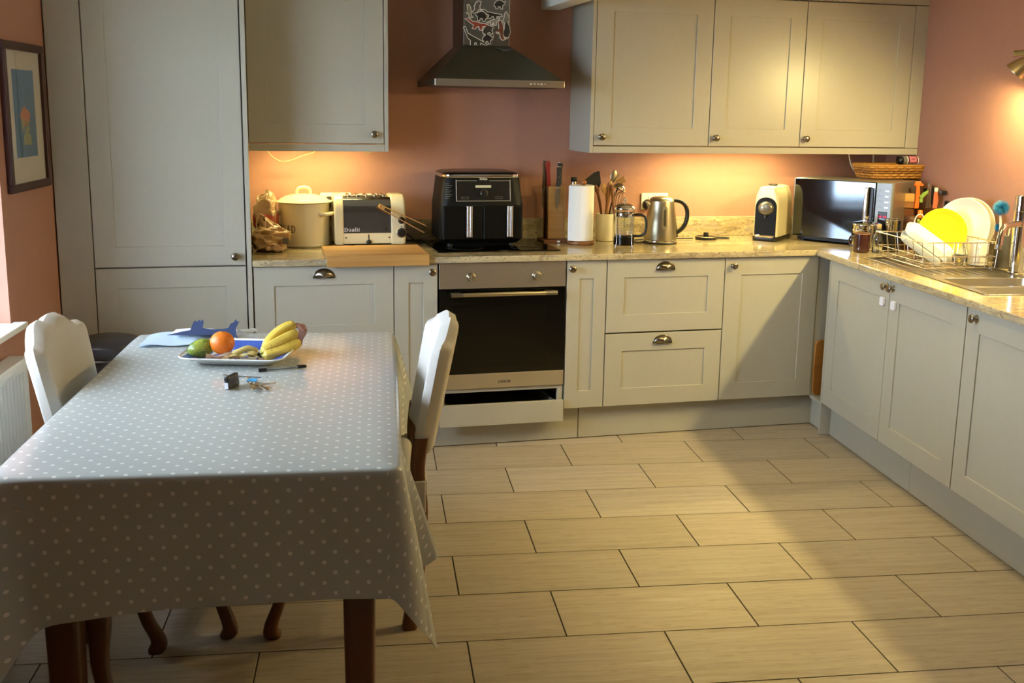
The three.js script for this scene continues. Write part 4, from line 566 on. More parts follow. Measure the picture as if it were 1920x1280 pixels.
{
  // knife block
  const t = thing('knife_block', 'slim bamboo knife block on a wooden base with knives', 'knife block', [.672, WY, -.455]);
  part('base_tray', muv(bx(-.075, 0, -.06, .14, .016, .13, .003)), mDkWood, t);
  part('front_panel', muv(bx(-.044, .016, .005, .088, .262, .028, .003).rotateX(-.03)), mBamboo, t); part('rear_panel', muv(bx(-.048, .016, -.05, .094, .25, .022, .003)), mDkWood, t); part('slot_core', bx(-.04, .016, -.028, .08, .235, .032), mDkWood, t);
  part('magnet_pad', bx(-.006, .003, .069, .014, .010, .003, .001), mat('#e6e6e8', .3), t);
  const knife = (x, y, z, len, rt, mh, lab, blade, riv) => { const k = thing('kitchen_knife', lab, 'knife', [.672 + x, WY + y, -.455 + z]); k.rotation.z = rt; const hs = shape([[-.011, 0], [.011, 0], [.0125, len * .3], [.0105, len * .7], [.0135, len * .95], [.010, len], [-.009, len], [-.0125, len * .92], [-.0095, len * .5], [-.012, len * .1]]); part('handle', ext(hs, .016, .004, 4, 2).translate(0, 0, -.008), mh, k); part('bolster', bx(-.0115, -.012, -.006, .023, .014, .012, .003), mBrushed, k); part('blade', ext(shape([[-.0125, -.005], [.0125, -.005], [.0115, -blade * .6], [.001, -blade], [-.0115, -blade * .75]]), .0022, .0006, 2, 1).translate(0, 0, -.0011), mBrushed, k); if (riv) for (let i = 0; i < 3; i++) part('rivet', new THREE.CylinderGeometry(.003, .003, .0175, 10).rotateX(Math.PI / 2).translate(0, len * (.2 + .28 * i), 0), mChrome, k); part('end_cap', bx(-.0105, len - .003, -.0075, .02, .008, .015, .003), mh === mBlackMt ? mChrome : mh, k); };
  knife(.001, .278, .045, .098, -.03, mBlackMt, 'black three-rivet knife held on the front of the knife block', .115, true);
  knife(.022, .285, -.012, .108, -.03, mBlackMt, 'black-handled knife in the right slot of the block', .11, false);
  knife(-.034, .275, -.012, .122, .05, mat('#8e2a22', .4), 'red-handled knife in the left slot of the block', .11, false);
  knife(-.047, .262, -.036, .135, .0, mat('#6a5230', .5), 'brown wooden-handled knife at the far left of the block', .11, false);
}
{
  const t = thing('paper_towel_holder', 'roll of white kitchen paper on a round wooden holder', 'paper towel', [.779, WY, -.355]);
  part('holder_base', lathe([[0, 0], [.066, 0], [.0685, .004], [.0685, .012], [.065, .017], [0, .017]], 48), mat('#ffffff', .4, 0, { map: T_oak }), t); part('rod', cyl(.009, .009, .29, 16).translate(0, .015, 0), mOak, t);
  part('finial', new THREE.SphereGeometry(.0135, 24, 18).translate(.008, .303, 0), mat('#a8622c', .3), t);
  part('paper_roll', [lathe([[.02, .018], [.0585, .018], [.0598, .02], [.0598, .288], [.0585, .290], [.02, .290]], 56)], mat('#f1eee6', .9, 0, { bumpMap: bumpNoise(26, 26, 141, 2), bumpScale: .0012 }), t);
  part('loose_sheet', surf((u, v) => { const a = 2.0 + u * .95, r = .0605 + .014 * u * u; return [r * Math.cos(a), .019 + .269 * v, r * Math.sin(a)]; }, 16, 4), mat('#efebe0', .9, 0, { side: THREE.DoubleSide, bumpMap: bumpNoise(26, 26, 141, 2), bumpScale: .0012 }), t);
  const pm = thing('pepper_mill', 'clear mill with black cap standing behind the paper roll', 'mill', [.775, WY, -.48]); part('mill_body', lathe([[0, 0], [.02, 0], [.0205, .1], [.016, .2], [.0145, .298], [0, .3]], 28), mat('#c9c2b0', .1, 1), pm); part('cap', lathe([[0, .322], [.015, .321], [.0165, .318], [.0165, .299], [0, .299]], 28), mBlack, pm);
}
{
  // utensil crock
  const cx = .938, cz = -.455, t = thing('utensil_crock', 'cream stoneware crock holding wooden and steel utensils', 'crock', [cx, WY, cz]);
  part('pot', lathe([[0, 0], [.043, 0], [.046, .004], [.0465, .02], [.0475, .108], [.0483, .112], [.0475, .116], [.0487, .135], [.0475, .139], [.0445, .137], [.0435, .02], [0, .018]], 48), mat('#dcd2b4', .3, 0, { clearcoat: .3 }), t);
  const U = (name, lab, cat, build) => { const k = thing(name, lab, cat, [cx, WY, cz]); build(k); };
  const wood = (pts, r, bowl, name, lab, m = mBamboo) => U(name, lab, 'utensil', k => { part('handle', tube(pts, r, 24, 10), m, k); const e = V(pts[pts.length - 1]); const dir = V(pts[pts.length - 1]).sub(V(pts[pts.length - 2])).normalize(); const g = new THREE.SphereGeometry(1, 24, 16).scale(bowl[0], bowl[1], bowl[2]); g.applyQuaternion(new THREE.Quaternion().setFromUnitVectors(new THREE.Vector3(0, 1, 0), dir)); part('head', g.translate(e.x, e.y, e.z), m, k); });
  wood([[.018, .03, .0], [.008, .15, .008], [-.004, .24, .01], [-.012, .262, .01]], .006, [.0165, .032, .006], 'wooden_spoon', 'wooden spoon with flat oval head left in the crock');
  wood([[-.012, .03, .02], [-.004, .14, .022], [.006, .25, .018], [.008, .28, .018]], .0062, [.008, .022, .006], 'wooden_stick', 'plain wooden stirring stick in the middle of the crock', mOak);
  wood([[-.02, .03, -.01], [.008, .16, .0], [.018, .25, .006], [.02, .275, .006]], .006, [.012, .03, .005], 'wooden_fork', 'pale wooden fork right of middle in the crock');
  wood([[.055, .004, .03], [.044, .1, .034], [.027, .21, .03], [.022, .27, .026]], .0062, [.008, .02, .006], 'wooden_spatula', 'long brown wooden spatula leaning outside the crock', mOak);
  wood([[.0, .03, -.018], [-.02, .15, -.01], [-.035, .22, -.004], [-.05, .262, .0]], .0058, [.012, .024, .007], 'wooden_ladle', 'dark wooden ladle at the left of the crock', mDkWood);
  U('black_turner', 'black plastic turner rising behind the paper roll', 'utensil', k => { part('handle', tube([[.0, .03, -.02], [-.02, .16, -.02], [-.038, .24, -.02], [-.05, .275, -.02]], .005, 20, 8), mBlack, k); part('blade', ext(shape([[-.115, .288], [-.118, .300], [-.06, .345], [-.036, .352], [-.030, .348], [-.022, .292], [-.03, .270], [-.052, .262], [-.1, .272]]), .003, .001, 4, 1).translate(0, 0, -.02), mat('#0c0c0d', .4), k); });
  U('steel_ladle', 'shiny steel ladle with round bowl hanging over the crock', 'utensil', k => { part('handle', tube([[.01, .03, .01], [.03, .14, .01], [.045, .22, .0], [.05, .25, -.006]], .0035, 20, 8), mChrome, k); part('bowl', lathe([[.0, .0], [.018, .004], [.031, .016], [.036, .034], [.0345, .034], [.030, .018], [.017, .006], [0, .002]], 36).rotateZ(2.6).translate(.078, .292, .02), mChrome, k); });
  U('whisk', 'steel balloon whisk with dark wires at the right of the crock', 'utensil', k => { part('handle', bar([.02, .03, .0], [.05, .15, .012], .006, 12), mChrome, k); for (let i = 0; i < 5; i++) { const a = i * Math.PI / 5; const q = (r, h) => [.05 + h * .25 + r * Math.cos(a), .15 + h, .012 + r * Math.sin(a)]; part('wire', tube([q(0.003, 0), q(.018, .04), q(.024, .075), q(0, .1), q(-.024, .075), q(-.018, .04), q(-.003, 0)], .0011, 30, 5), mNickel, k); } });
  U('steel_spoon', 'slotted steel serving spoon upright at the back of the crock', 'utensil', k => { part('handle', tube([[.0, .03, -.01], [.02, .2, -.02], [.035, .30, -.02]], .0032, 20, 8), mBrushed, k); part('head', new THREE.SphereGeometry(1, 24, 14).scale(.017, .033, .005).rotateZ(-.15).translate(.046, .325, -.02), mBrushed, k); part('second_tine', bx(-.004, 0, -.002, .007, .05, .004, .002).rotateZ(-.7).translate(.048, .302, -.012), mBrushed, k); });
  U('brown_spatula', 'brown square-headed spatula tilting right over the steel ladle', 'utensil', k => { part('handle', tube([[.005, .03, .0], [.04, .2, -.012], [.07, .27, -.012]], .004, 20, 8), mBlack, k); part('head', bx(-.016, 0, -.003, .03, .05, .006, .003).rotateZ(-1.05).translate(.062, .288, -.012), mat('#8a6335', .4), k); });
}
{
  // cafetiere
  const t = thing('cafetiere', 'glass and chrome cafetiere with black handle and dark coffee grounds', 'coffee press', [.952, WY, -.21]), r = .0475;
  part('beaker', lathe([[0, .012], [r - .006, .012], [r - .002, .016], [r, .024], [r, .182], [r + .0015, .186], [r - .0015, .186], [r - .0022, .182], [r - .0022, .026], [r - .006, .0145], [0, .0145]], 48), mGlassSolid, t);
  part('coffee', lathe([[0, .0152], [r - .006, .0152], [r - .003, .026], [r - .003, .058], [0, .058]], 40), mat('#0d0805', .3), t);
  const f = part('frame', [lathe([[r + .0004, .148], [r + .0022, .149], [r + .0022, .166], [r + .0004, .167]], 48)], mChrome, t);
  for (let i = 0; i < 4; i++) { const a = Math.PI / 4 + i * Math.PI / 2 + .3; const q = (d, y) => [(r + d) * Math.cos(a), y, (r + d) * Math.sin(a)]; part('strut', [wire([q(.0035, .15), q(.0035, .03), q(.0085, .003)], .0024, 8), new THREE.SphereGeometry(.005, 12, 8).scale(1, .6, 1).translate(...q(.009, .003))], mChrome, f); }
  part('base_ring', lathe([[r + .0008, .012], [r + .0028, .013], [r + .0028, .05], [r + .0008, .051]], 48), mat('#1a1612', .15, .6), f);
  const l = part('lid', lathe([[r + .004, .184], [r + .0055, .188], [r + .004, .194], [r - .004, .2], [.034, .208], [.016, .213], [0, .214]], 48), mChrome, t); part('plunger_knob', [cyl(.0024, .0024, .012, 10).translate(0, .212, 0), new THREE.SphereGeometry(.0075, 20, 14).translate(0, .2295, 0)], mChrome, l);
  part('plunger', [cyl(.0018, .0018, .13, 8).translate(0, .06, 0), lathe([[.003, .06], [r - .004, .058], [r - .0035, .064], [.004, .066]], 36)], mChrome, t);
  part('handle', tube([[r + .002, .158, .0], [r + .03, .159, .006], [r + .05, .15, .01], [r + .057, .128, .012], [r + .057, .09, .012], [r + .05, .066, .01], [r + .03, .056, .006], [r + .004, .055, 0]], .0065, 44, 10).rotateY(-.25), mBlack, t);
  part('spout', ext(shape([[-.012, 0], [.012, 0], [0, .014]]), .008, .001).rotateX(-.6).translate(0, .176, -r - .004), mChrome, t);
}
{
  // kettle
  const t = thing('electric_kettle', 'brushed steel electric kettle with black handle and gauge window', 'kettle', [1.194, WY, -.34]);
  part('kettle_body', lathe([[0, .018], [.0815, .018], [.083, .021], [.0825, .03], [.078, .09], [.0685, .17], [.0625, .212], [.0605, .217], [0, .217]], 72), mBrushed, t);
  part('power_base', [lathe([[0, 0], [.083, 0], [.085, .003], [.085, .006], [.082, .0075], [0, .0075]], 56)], mBlack, t); part('base_band', lathe([[.0812, .0078], [.0835, .009], [.0835, .0165], [.0815, .018]], 56), mChrome, t);
  part('lid', lathe([[.06, .217], [.0575, .223], [.045, .231], [.02, .2345], [0, .235]], 48), mBrushed, t);
  part('spout', jitter(new THREE.ConeGeometry(.03, .06, 24, 6).scale(1, 1, .8), v => { }).rotateZ(.95).translate(-.064, .193, .004), mBrushed, t);
  part('handle', (() => { const pts = [[.052, .213, .0], [.082, .213, .006], [.112, .200, .012], [.130, .172, .014], [.134, .14, .015], [.128, .105, .015], [.112, .075, .013], [.088, .055, .01], [.079, .048, .006]]; return tube(pts, .0105, 50, 12).scale(1, 1, 1.25); })(), mBlack, t);
  part('switch', bx(.09, .215, .0, .024, .005, .012, .002).rotateZ(-.25).translate(-.048, .028, .0), mBlack, t); part('handle_root', bx(.066, .02, -.008, .02, .17, .02, .006, 2).rotateZ(.16).translate(.012, -.006, .002), mBlack, t);
  const gauge = part('water_gauge', surf((u, v) => { const y = .075 + v * .115, rr = .0802 - (y - .06) * .112 + .0012, c = Math.min(v, 1 - v), w = .0135 * Math.sqrt(Math.max(0, 1 - Math.max(0, 1 - c / .12) ** 2)), a = 1.68 + (u - .5) * 2 * w / rr; return [rr * Math.cos(a), y, rr * Math.sin(a)]; }, 10, 30, null, true), mat('#8a8266', .08, 0, { clearcoat: 1, side: THREE.DoubleSide }), t);
  part('gauge_window', surf((u, v) => { const y = .09 + v * .085, rr = .0802 - (y - .06) * .112 + .0022, c = Math.min(v, 1 - v), w = .0062 * Math.sqrt(Math.max(0, 1 - Math.max(0, 1 - c / .1) ** 2)), a = 1.68 + (u - .5) * 2 * w / rr; return [rr * Math.cos(a), y, rr * Math.sin(a)]; }, 8, 26, null, true), mat('#4f4a3a', .1, 0, { clearcoat: 1, side: THREE.DoubleSide }), gauge);
  solo('kettle_lead', tube([[1.115, WY + .004, -.36], [1.075, WY + .004, -.33], [1.06, WY + .004, -.36], [1.08, WY + .004, -.42], [1.18, WY + .004, -.47], [1.3, WY + .006, -.45], [1.42, WY + .006, -.45]], .0035, 50), mBlackMt, 'black lead curling on the worktop behind the kettle', 'cable', [0, 0, 0]);
}
{
  const t = thing('milk_frother_base', 'low round black appliance base with a peg, right of the kettle', 'appliance base', [1.495, WY, -.45]);
  part('disc', lathe([[0, 0], [.05, 0], [.056, .004], [.057, .010], [.054, .0135], [0, .0145]], 44), mBlack, t); part('disc_rim', lathe([[.0545, .013], [.0565, .0145], [.053, .0165], [.05, .0148]], 44), mBrushed, t); part('peg', [lathe([[0, .037], [.0125, .036], [.0135, .034], [.0135, .013]], 24)], mBlackMt, t);
  solo('appliance_lead', tube([[1.548, WY + .004, -.45], [1.60, WY + .004, -.44], [1.63, WY + .004, -.455], [1.61, WY + .004, -.48], [1.53, WY + .004, -.505]], .003, 30), mBlackMt, 'short black lead looped right of the low appliance base', 'cable', [0, 0, 0]);
}
{
  // capsule coffee machine, turned to the left front
  const t = thing('coffee_machine', 'cream capsule coffee machine with black front and drip tray', 'coffee machine', [1.835, WY, -.40], .0);
  const body = (z0, z1, w) => { const s = new THREE.Shape(); s.moveTo(-w, .012); s.lineTo(w, .012); s.lineTo(w * .97, .2); s.quadraticCurveTo(w * .93, .238, w * .72, .262); s.lineTo(w * .62, .276); s.quadraticCurveTo(0, .288, -w * .62, .276); s.lineTo(-w * .72, .262); s.quadraticCurveTo(-w * .93, .238, -w * .97, .2); s.closePath(); return ext(s, z1 - z0, .012, 12, 4).translate(0, 0, z0); };
  const g = new THREE.Group(); t.rotation.y = -.80;
  part('casing', body(-.155, .085, .064), mat('#d9cda6', .25, 0, { clearcoat: .6, clearcoatRoughness: .08 }), t);
  part('base_skirt', loftRR([[0, -.064, .064, -.155, .098, .02], [.004, -.066, .066, -.157, .1, .022], [.022, -.066, .066, -.157, .1, .022], [.024, -.064, .064, -.155, .098, .02]], 6), mBlack, t);
  part('front_recess', ext((() => { const s = new THREE.Shape(); s.moveTo(-.057, .022); s.lineTo(.055, .022); s.lineTo(.055, .175); s.quadraticCurveTo(.052, .224, 0, .226); s.quadraticCurveTo(-.052, .224, -.057, .175); s.closePath(); return s; })(), .006, .002, 12, 2).translate(0, 0, .082), mat('#070606', .55, 0, { specularIntensity: .4 }), t);
  const hd = part('brew_head', lathe([[0, .026], [.024, .025], [.034, .019], [.04, .008], [.042, 0]], 40).scale(1, 1, .88).rotateX(Math.PI / 2).translate(0, .17, .086), mat('#6f6b62', .3, .6), t); part('head_button', lathe([[0, .007], [.013, .0065], [.0155, .003], [.016, 0]], 28).rotateX(Math.PI / 2).translate(-.01, .172, .111), mat('#8a857a', .3, .7), hd);
  part('drip_tray', [loftRR([[.022, -.05, .05, .04, .112, .018], [.03, -.052, .052, .04, .114, .02], [.033, -.05, .05, .04, .112, .018]], 6)], mChrome, t); part('nozzle', cyl(.009, .006, .03, 16).translate(0, .12, .092), mBlack, t);
  part('water_cap', [lathe([[.012, .0], [.022, .001], [.024, .005], [.02, .008], [0, .006]], 28).translate(-.005, .2815, -.02)], mBlack, t); part('top_print', letters('L', .012, .0006).rotateX(-1.2).translate(0, .262, .08), mat('#8a7f66', .4), t);
  part('water_tank', bx(-.05, .02, -.185, .1, .2, .03, .008, 2), mat('#dfe4e0', .05, 0, { transmission: .9, thickness: 0 }), t);
}
{
  // leads under the wall cupboards
  solo('light_lead', tube([[-.735, 1.36, -.5], [-.70, 1.318, -.5], [-.66, 1.298, -.5], [-.61, 1.306, -.5], [-.56, 1.327, -.5], [-.51, 1.343, -.5], [-.495, 1.36, -.5]], .0022, 40), mat('#8a7a50', .5), 'thin lead drooping under the left wall cupboard', 'cable', [0, 0, 0]);
  solo('light_lead', tube([[-.28, 1.36, -.5], [-.265, 1.345, -.5], [-.25, 1.341, -.5], [-.235, 1.345, -.5], [-.222, 1.36, -.5]], .0022, 20), mat('#8a7a50', .5), 'short loop of thin lead near the hood end of the left wall cupboard', 'cable', [0, 0, 0]);
  solo('white_lead', tube([[2.325, 1.37, -.5], [2.333, 1.33, -.5], [2.35, 1.285, -.5], [2.38, 1.25, -.5], [2.405, 1.23, -.48]], .0045, 30), mat('#d9d2c2', .5), 'white lead curving from the cupboard behind the wicker basket', 'cable', [0, 0, 0]);
  solo('white_lead', tube([[2.473, 1.37, -.5], [2.479, 1.33, -.5], [2.478, 1.27, -.5]], .004, 20), mat('#d9d2c2', .5), 'straight white lead hanging into the wicker basket', 'cable', [0, 0, 0]);
}
// ---------------------------------------------------------------- corner and right worktop
{
  const t = thing('microwave_oven', 'silver microwave standing across the corner, mirror door and clock', 'microwave', [1.9545, WY, -.3828], -.957), w = .5175, h = .302, b = .024;
  part('housing', bx(0, b, -.30, w, h, .292, .004, 2), mat('#b3ada2', .35, .85), t);
  const d = part('door', bx(.003, b + .002, -.008, .432, h - .004, .024, .004, 2), mat('#565a5e', .06, 1), t);
  part('door_edge', bx(.003, b + .002, -.006, .006, h - .004, .023, .002), mat('#8f9499', .3, 1), d);
  part('door_handle', [bx(.388, b + .07, .02, .021, .205, .026, .006, 2)], mChrome, d); part('handle_recess', bx(.409, b + .072, .0155, .018, .2, .008, .002), mBlack, d);
  const c = part('control_panel', bx(.437, b + .002, -.008, .078, h - .004, .022, .003, 2), mat('#8f98a3', .42, .3), t);
  part('display', bx(.454, b + .055, .0135, .046, .105, .0015, .0006), mat('#10131a', .12, 0, { clearcoat: .7 }), c);
  part('clock_digits', letters('10:49', .0105, .0006, 'mono', .95).translate(.477, b + .135, .0152), new THREE.MeshStandardMaterial({ color: 0x220406, emissive: new THREE.Color().setRGB(1, .05, .12), emissiveIntensity: 2.2 }), c);
  for (let i = 0; i < 4; i++) { part('button', bx(.482, b + .175 + i * .027, .0135, .020, .0085, .003, .0014), mat('#c9ced6', .3, .5), c); part('button_print', [bx(.445, b + .18 + i * .027, .0138, .028, .001, .0004, 0), bx(.445, b + .186 + i * .027, .0138, .02, .001, .0004, 0)], mat('#5f6a78', .5), c); }
  for (const x of [.05, .46]) for (const z of [-.03, -.26]) part('foot', cyl(.014, .013, b, 14).translate(x, 0, z), mBlackMt, t); part('underside', bx(.02, .006, -.28, w - .04, .02, .26, .003), mBlackMt, t);
}
{
  // wicker basket on the microwave: woven strips
  const t = thing('wicker_basket', 'long woven bamboo basket on top of the microwave', 'basket', [2.435, 1.2315, -.285], -.0);
  const mw = [mat('#946223', .6), mat('#a87632', .55), mat('#7d511c', .65)];
  const rows = 5, H = .068, per = (k, u) => { const f = k, a = .146 + .026 * f, c = .085 + .018 * f, th = u * Math.PI * 2, C = Math.cos(th), S = Math.sin(th), q = 1 / Math.pow(Math.abs(C) ** 5 + Math.abs(S) ** 5, .2); return [a * q * C, c * q * S]; };
  const stakes = 44; for (let i = 0; i < stakes; i++) { const u = i / stakes; const A = per(0, u), B = per(1, u); const n = Math.hypot(...A); part('stake', bar([A[0], .002, A[1]], [B[0], H, B[1]], .0028, 5), mw[i % 3], t); }
  for (let r = 0; r < rows; r++) { const pts = []; const n = stakes * 2; for (let i = 0; i < n; i++) { const u = (i / n), k = (r + .5) / rows, p = per(k, u); const o = (i % 2 === 0 ? ((i / 2 + r) % 2 ? .0045 : -.0045) : 0), L = Math.hypot(...p); pts.push([p[0] * (1 + o / L), .004 + (r + .5) * H / rows * .95, p[1] * (1 + o / L)]); } const g = tube(pts, .0062, n * 2, 6, true).scale(1, 1, 1); part('weaver', g, mw[r % 3], t); }
  part('rim', tube(Array.from({ length: 60 }, (_, i) => { const p = per(1.03, i / 60); return [p[0], H + .003, p[1]]; }), .0068, 120, 8, true), mw[1], t);
  part('rim_binding', Array.from({ length: 22 }, (_, i) => { const p = per(1.03, i / 22); return new THREE.TorusGeometry(.0082, .0018, 5, 10).rotateY(Math.atan2(p[0], p[1]) ).translate(p[0], H + .003, p[1]); }), mw[1], t);
  part('base', ext(rrect(-.13, -.074, .26, .148, .03), .004, .001).rotateX(-Math.PI / 2), mw[0], t);
  const j = thing('spice_jar', 'clear jar with pink and white label lying on the wicker basket', 'jar', [2.525, 1.327, -.262], .05);
  part('glass', lathe([[0, -.062], [.018, -.06], [.0215, -.052], [.0215, .05], [.02, .055], [0, .056]], 36).rotateZ(Math.PI / 2), mat('#c9c6bd', .08, 0, { transmission: .7, thickness: 0 }), j); part('lid', lathe([[0, -.02], [.022, -.018], [.0225, .0], [0, .002]], 30).rotateZ(Math.PI / 2).translate(-.056, 0, 0), mBlack, j); 
  part('contents', lathe([[0, -.03], [.0195, -.028], [.0195, .048], [0, .05]], 24).rotateZ(Math.PI / 2), mat('#4a3328', .8), j);
  const lb = (r, x0, x1, a0, a1, m, n) => part(n, surf((u, v) => { const a = a0 + (a1 - a0) * v; return [x0 + (x1 - x0) * u, r * Math.sin(a), r * Math.cos(a)]; }, 2, 24), m, j);
  lb(.0222, -.016, .054, -1.35, 1.75, mat('#e9e2da', .5, 0, { side: THREE.DoubleSide }), 'label'); lb(.0226, -.010, .048, -.75, 1.6, mat('#4a1626', .5, 0, { side: THREE.DoubleSide }), 'label_border'); lb(.0230, -.002, .040, -.45, 1.2, mat('#d6818c', .5, 0, { side: THREE.DoubleSide }), 'label_field'); lb(.0233, .008, .030, .15, .5, mat('#a34d62', .5, 0, { side: THREE.DoubleSide }), 'label_print');
}
{
  // small stand with gadgets right of the microwave
  const px = 2.44, pz = -.10;
  const s = thing('gadget_stand', 'small stack of two pale wooden boxes right of the microwave', 'stand', [2.405, WY, -.07], -.5);
  part('post', bx(-.03, 0, -.03, .07, .195, .05, .004), mDkWood, s); part('upper_box', muv(bx(-.035, .225, -.035, .072, .042, .06, .003)), mBamboo, s); part('lower_box', muv(bx(-.04, .195, -.04, .085, .029, .066, .003)), mat('#ffffff', .6, 0, { map: T_oak }), s);
  const hang = (x, y, z, lab, name, mk, cat = 'utensil') => { const k = thing(name, lab, cat, [x, y, z], -.4); mk(k); };
  const rack = thing('magnetic_rail', 'dark magnetic rail on the right wall holding small gadgets', 'rail', [2.505, 1.185, -.02], PHI); part('rail_body', bx(-.006, -.012, -.09, .03, .022, .18, .003), mBlack, rack); rack.position.x = 2.518;
  hang(2.435, 1.10, -.03, 'orange-handled peeler hanging right of the microwave', 'peeler', k => { part('handle', ext(shape([[-.011, 0], [.01, 0], [.013, .06], [.008, .11], [.016, .125], [.012, .135], [-.014, .135], [-.018, .12], [-.009, .105], [-.008, .05]]), .014, .003, 4, 2), mat('#e2681c', .4), k); part('blade', bx(-.02, .112, .004, .045, .012, .006, .002), mat('#e2681c', .4), k); });
  hang(2.475, 1.105, .0, 'black and steel scissors hanging point up on the gadget rail', 'scissors', k => { part('blade', [ext(shape([[-.008, 0], [.006, 0], [.004, .12], [.0, .135], [-.004, .12]]), .004, .001), ext(shape([[.006, 0], [.018, 0], [.012, .1], [.004, .12]]), .003, .001).translate(0, 0, .004)], mChrome, k); part('handle', ext(shape([[.006, .01], [.028, .02], [.03, .09], [.012, .115]]), .006, .002).translate(.004, 0, -.004), mBlack, k); });
  hang(2.505, 1.105, .02, 'terracotta-handled knife hanging at the right of the gadget rail', 'paring_knife', k => { part('handle', ext(shape([[-.012, 0], [.008, -.004], [.016, .05], [.008, .085], [-.01, .08]]), .014, .003, 4, 2), mat('#b9613a', .45), k); part('ferrule', bx(-.01, .082, .002, .018, .02, .01, .003), mat('#d9d3c4', .4), k); });
  hang(2.455, 1.16, -.01, 'green-handled gadget hanging between peeler and scissors', 'can_opener', k => { part('handle', ext(shape([[-.02, 0], [-.005, -.012], [.024, .022], [.02, .034], [-.002, .02]]), .012, .003, 4, 2), mat('#7e9a3e', .45), k); part('head', bx(-.016, -.03, .002, .016, .026, .008, .003), mat('#7e9a3e', .45), k); });
  hang(2.44, 1.055, .0, 'short orange and green bottle stopper below the orange peeler', 'bottle_stopper', k => { part('stopper_top', lathe([[0, .04], [.011, .038], [.013, .02], [.01, 0]], 20), mat('#e07a2a', .4), k); part('stopper_base', lathe([[0, 0], [.012, -.002], [.014, -.018], [.008, -.03], [0, -.03]], 20).translate(-.01, -.004, 0), mat('#87a03c', .45), k); part('ring', new THREE.TorusGeometry(.01, .003, 8, 18).translate(-.008, -.042, 0), mat('#dcd8c0', .4), k); });
  // black baking tin leaning on the right wall
  const bt = thingR('baking_tin', 'black baking tin leaning on right wall behind the plates', 'tin', 2.488, WY + .002, .06, 0); part('tin_base', muv(bx(-.004, 0, -.22, .006, .245, .37, .002)), mat('#171310', .5), bt); part('tin_rim', [bx(-.016, 0, -.22, .014, .245, .006, .002), bx(-.016, 0, .144, .014, .245, .006, .002), bx(-.016, .239, -.22, .014, .006, .37, .002)], mat('#1c1714', .5), bt); bt.rotation.z = 0;
}
{
  // mug, bottle, pots on the granite (room frame)
  const m = thingR('brown_mug', 'small dark brown glazed mug at the corner of the sink', 'mug', 2.045, WY, -.12, .4); const mm = mat('#3a1a17', .18, 0, { clearcoat: .7 });
  part('cup', lathe([[0, 0], [.033, 0], [.036, .003], [.0375, .02], [.0375, .088], [.036, .093], [.0335, .092], [.0335, .008], [0, .006]], 44), mm, m); part('rim', lathe([[.0335, .0915], [.036, .0945], [.0375, .0925], [.0372, .09]], 44), mat('#8a6a4c', .25), m); part('handle', tube([[.035, .075, 0], [.055, .072, 0], [.062, .05, 0], [.052, .03, 0], [.035, .025, 0]], .005, 24, 8).rotateY(1.9), mm, m);
  const b = thingR('glass_bottle', 'clear glass bottle with tan cork between brown mug and black pot', 'bottle', 2.118, WY, -.10);
  part('glass', lathe([[0, .001], [.024, .001], [.0265, .005], [.0265, .062], [.024, .076], [.0135, .105], [.0122, .118], [.0138, .12], [.0138, .126], [.0105, .126], [.0098, .105], [.02, .075], [.0232, .062], [.0232, .008], [0, .006]], 40), mGlassSolid, b); part('cork', cyl(.0098, .0112, .022, 18).translate(0, .115, 0), mat('#c7a56c', .8), b); part('neck_band', lathe([[.0137, .098], [.0152, .099], [.0145, .107], [.0132, .108]], 24), mat('#d9cda8', .5), b);
  const k = thingR('black_pot', 'black tapered cutlery pot left of the dish rack', 'pot', 2.215, WY, -.15); part('pot', lathe([[0, 0], [.036, 0], [.0385, .003], [.0465, .095], [.0465, .098], [.044, .098], [.037, .006], [0, .005]], 40), mat('#161412', .4), k);
  const bk = thingR('steel_beaker', 'shiny steel beaker standing inside the black tapered pot', 'beaker', 2.215, WY + .0055, -.15); part('wall', lathe([[0, 0], [.032, 0], [.034, .004], [.0385, .15], [.0375, .15], [.033, .008], [0, .006]], 44), mChrome, bk); part('rolled_rim', new THREE.TorusGeometry(.038, .0018, 8, 44).rotateX(Math.PI / 2).translate(0, .15, 0), mChrome, bk);
  const s = thingR('steel_saucepan', 'shiny lidded steel saucepan behind the brown mug and bottle', 'saucepan', 2.118, WY, -.235);
  part('pan', lathe([[0, 0], [.058, 0], [.063, .003], [.066, .012], [.066, .118], [.069, .121], [.066, .123]], 56), mChrome, s); const l = part('lid', lathe([[.07, .123], [.0695, .127], [.06, .1305], [.03, .138], [0, .14]], 56), mChrome, s); part('lid_knob', lathe([[0, .165], [.011, .163], [.0125, .157], [.006, .15], [.005, .139]], 24), mChrome, l); for (const sg of [-1, 1]) part('side_handle', tube([[.064, .095, -.022], [.09, .099, -.018], [.096, .1, 0], [.09, .099, .018], [.064, .095, .022]], .0042, 24, 8).rotateY(sg > 0 ? .6 : 3.74), mChrome, s);
  const wp = thingR('wooden_utensil_pot', 'brown wooden cylinder beside the microwave, behind the black pot', 'pot', 2.335, WY, -.215); part('pot', lathe([[0, 0], [.034, 0], [.035, .004], [.032, .14], [.03, .165], [.012, .17], [0, .17]], 36), mat('#8f7650', .6, 0, { map: T_oak }), wp);
  solo('wooden_board', muv(ext(rrect(-.034, 0, .1, .285, .03), .014, .003, 6, 2)), mat('#ffffff', .55, 0, { map: T_bam, color: 0xd9c09a }), 'wooden board standing on edge in the dark corner niche', 'chopping board', [1.935, .1665, .004], .0);
  soloR('table_knife', [bx(-.085, 0, -.006, .1, .004, .012, .0015), bx(.012, -.0005, -.0045, .075, .006, .009, .0025)], mat('#5a4a40', .3, .7), 'dark table knife lying on the drainer edge beside the dish rack', 'knife', 2.075, WY + .006, .108, .19);
}
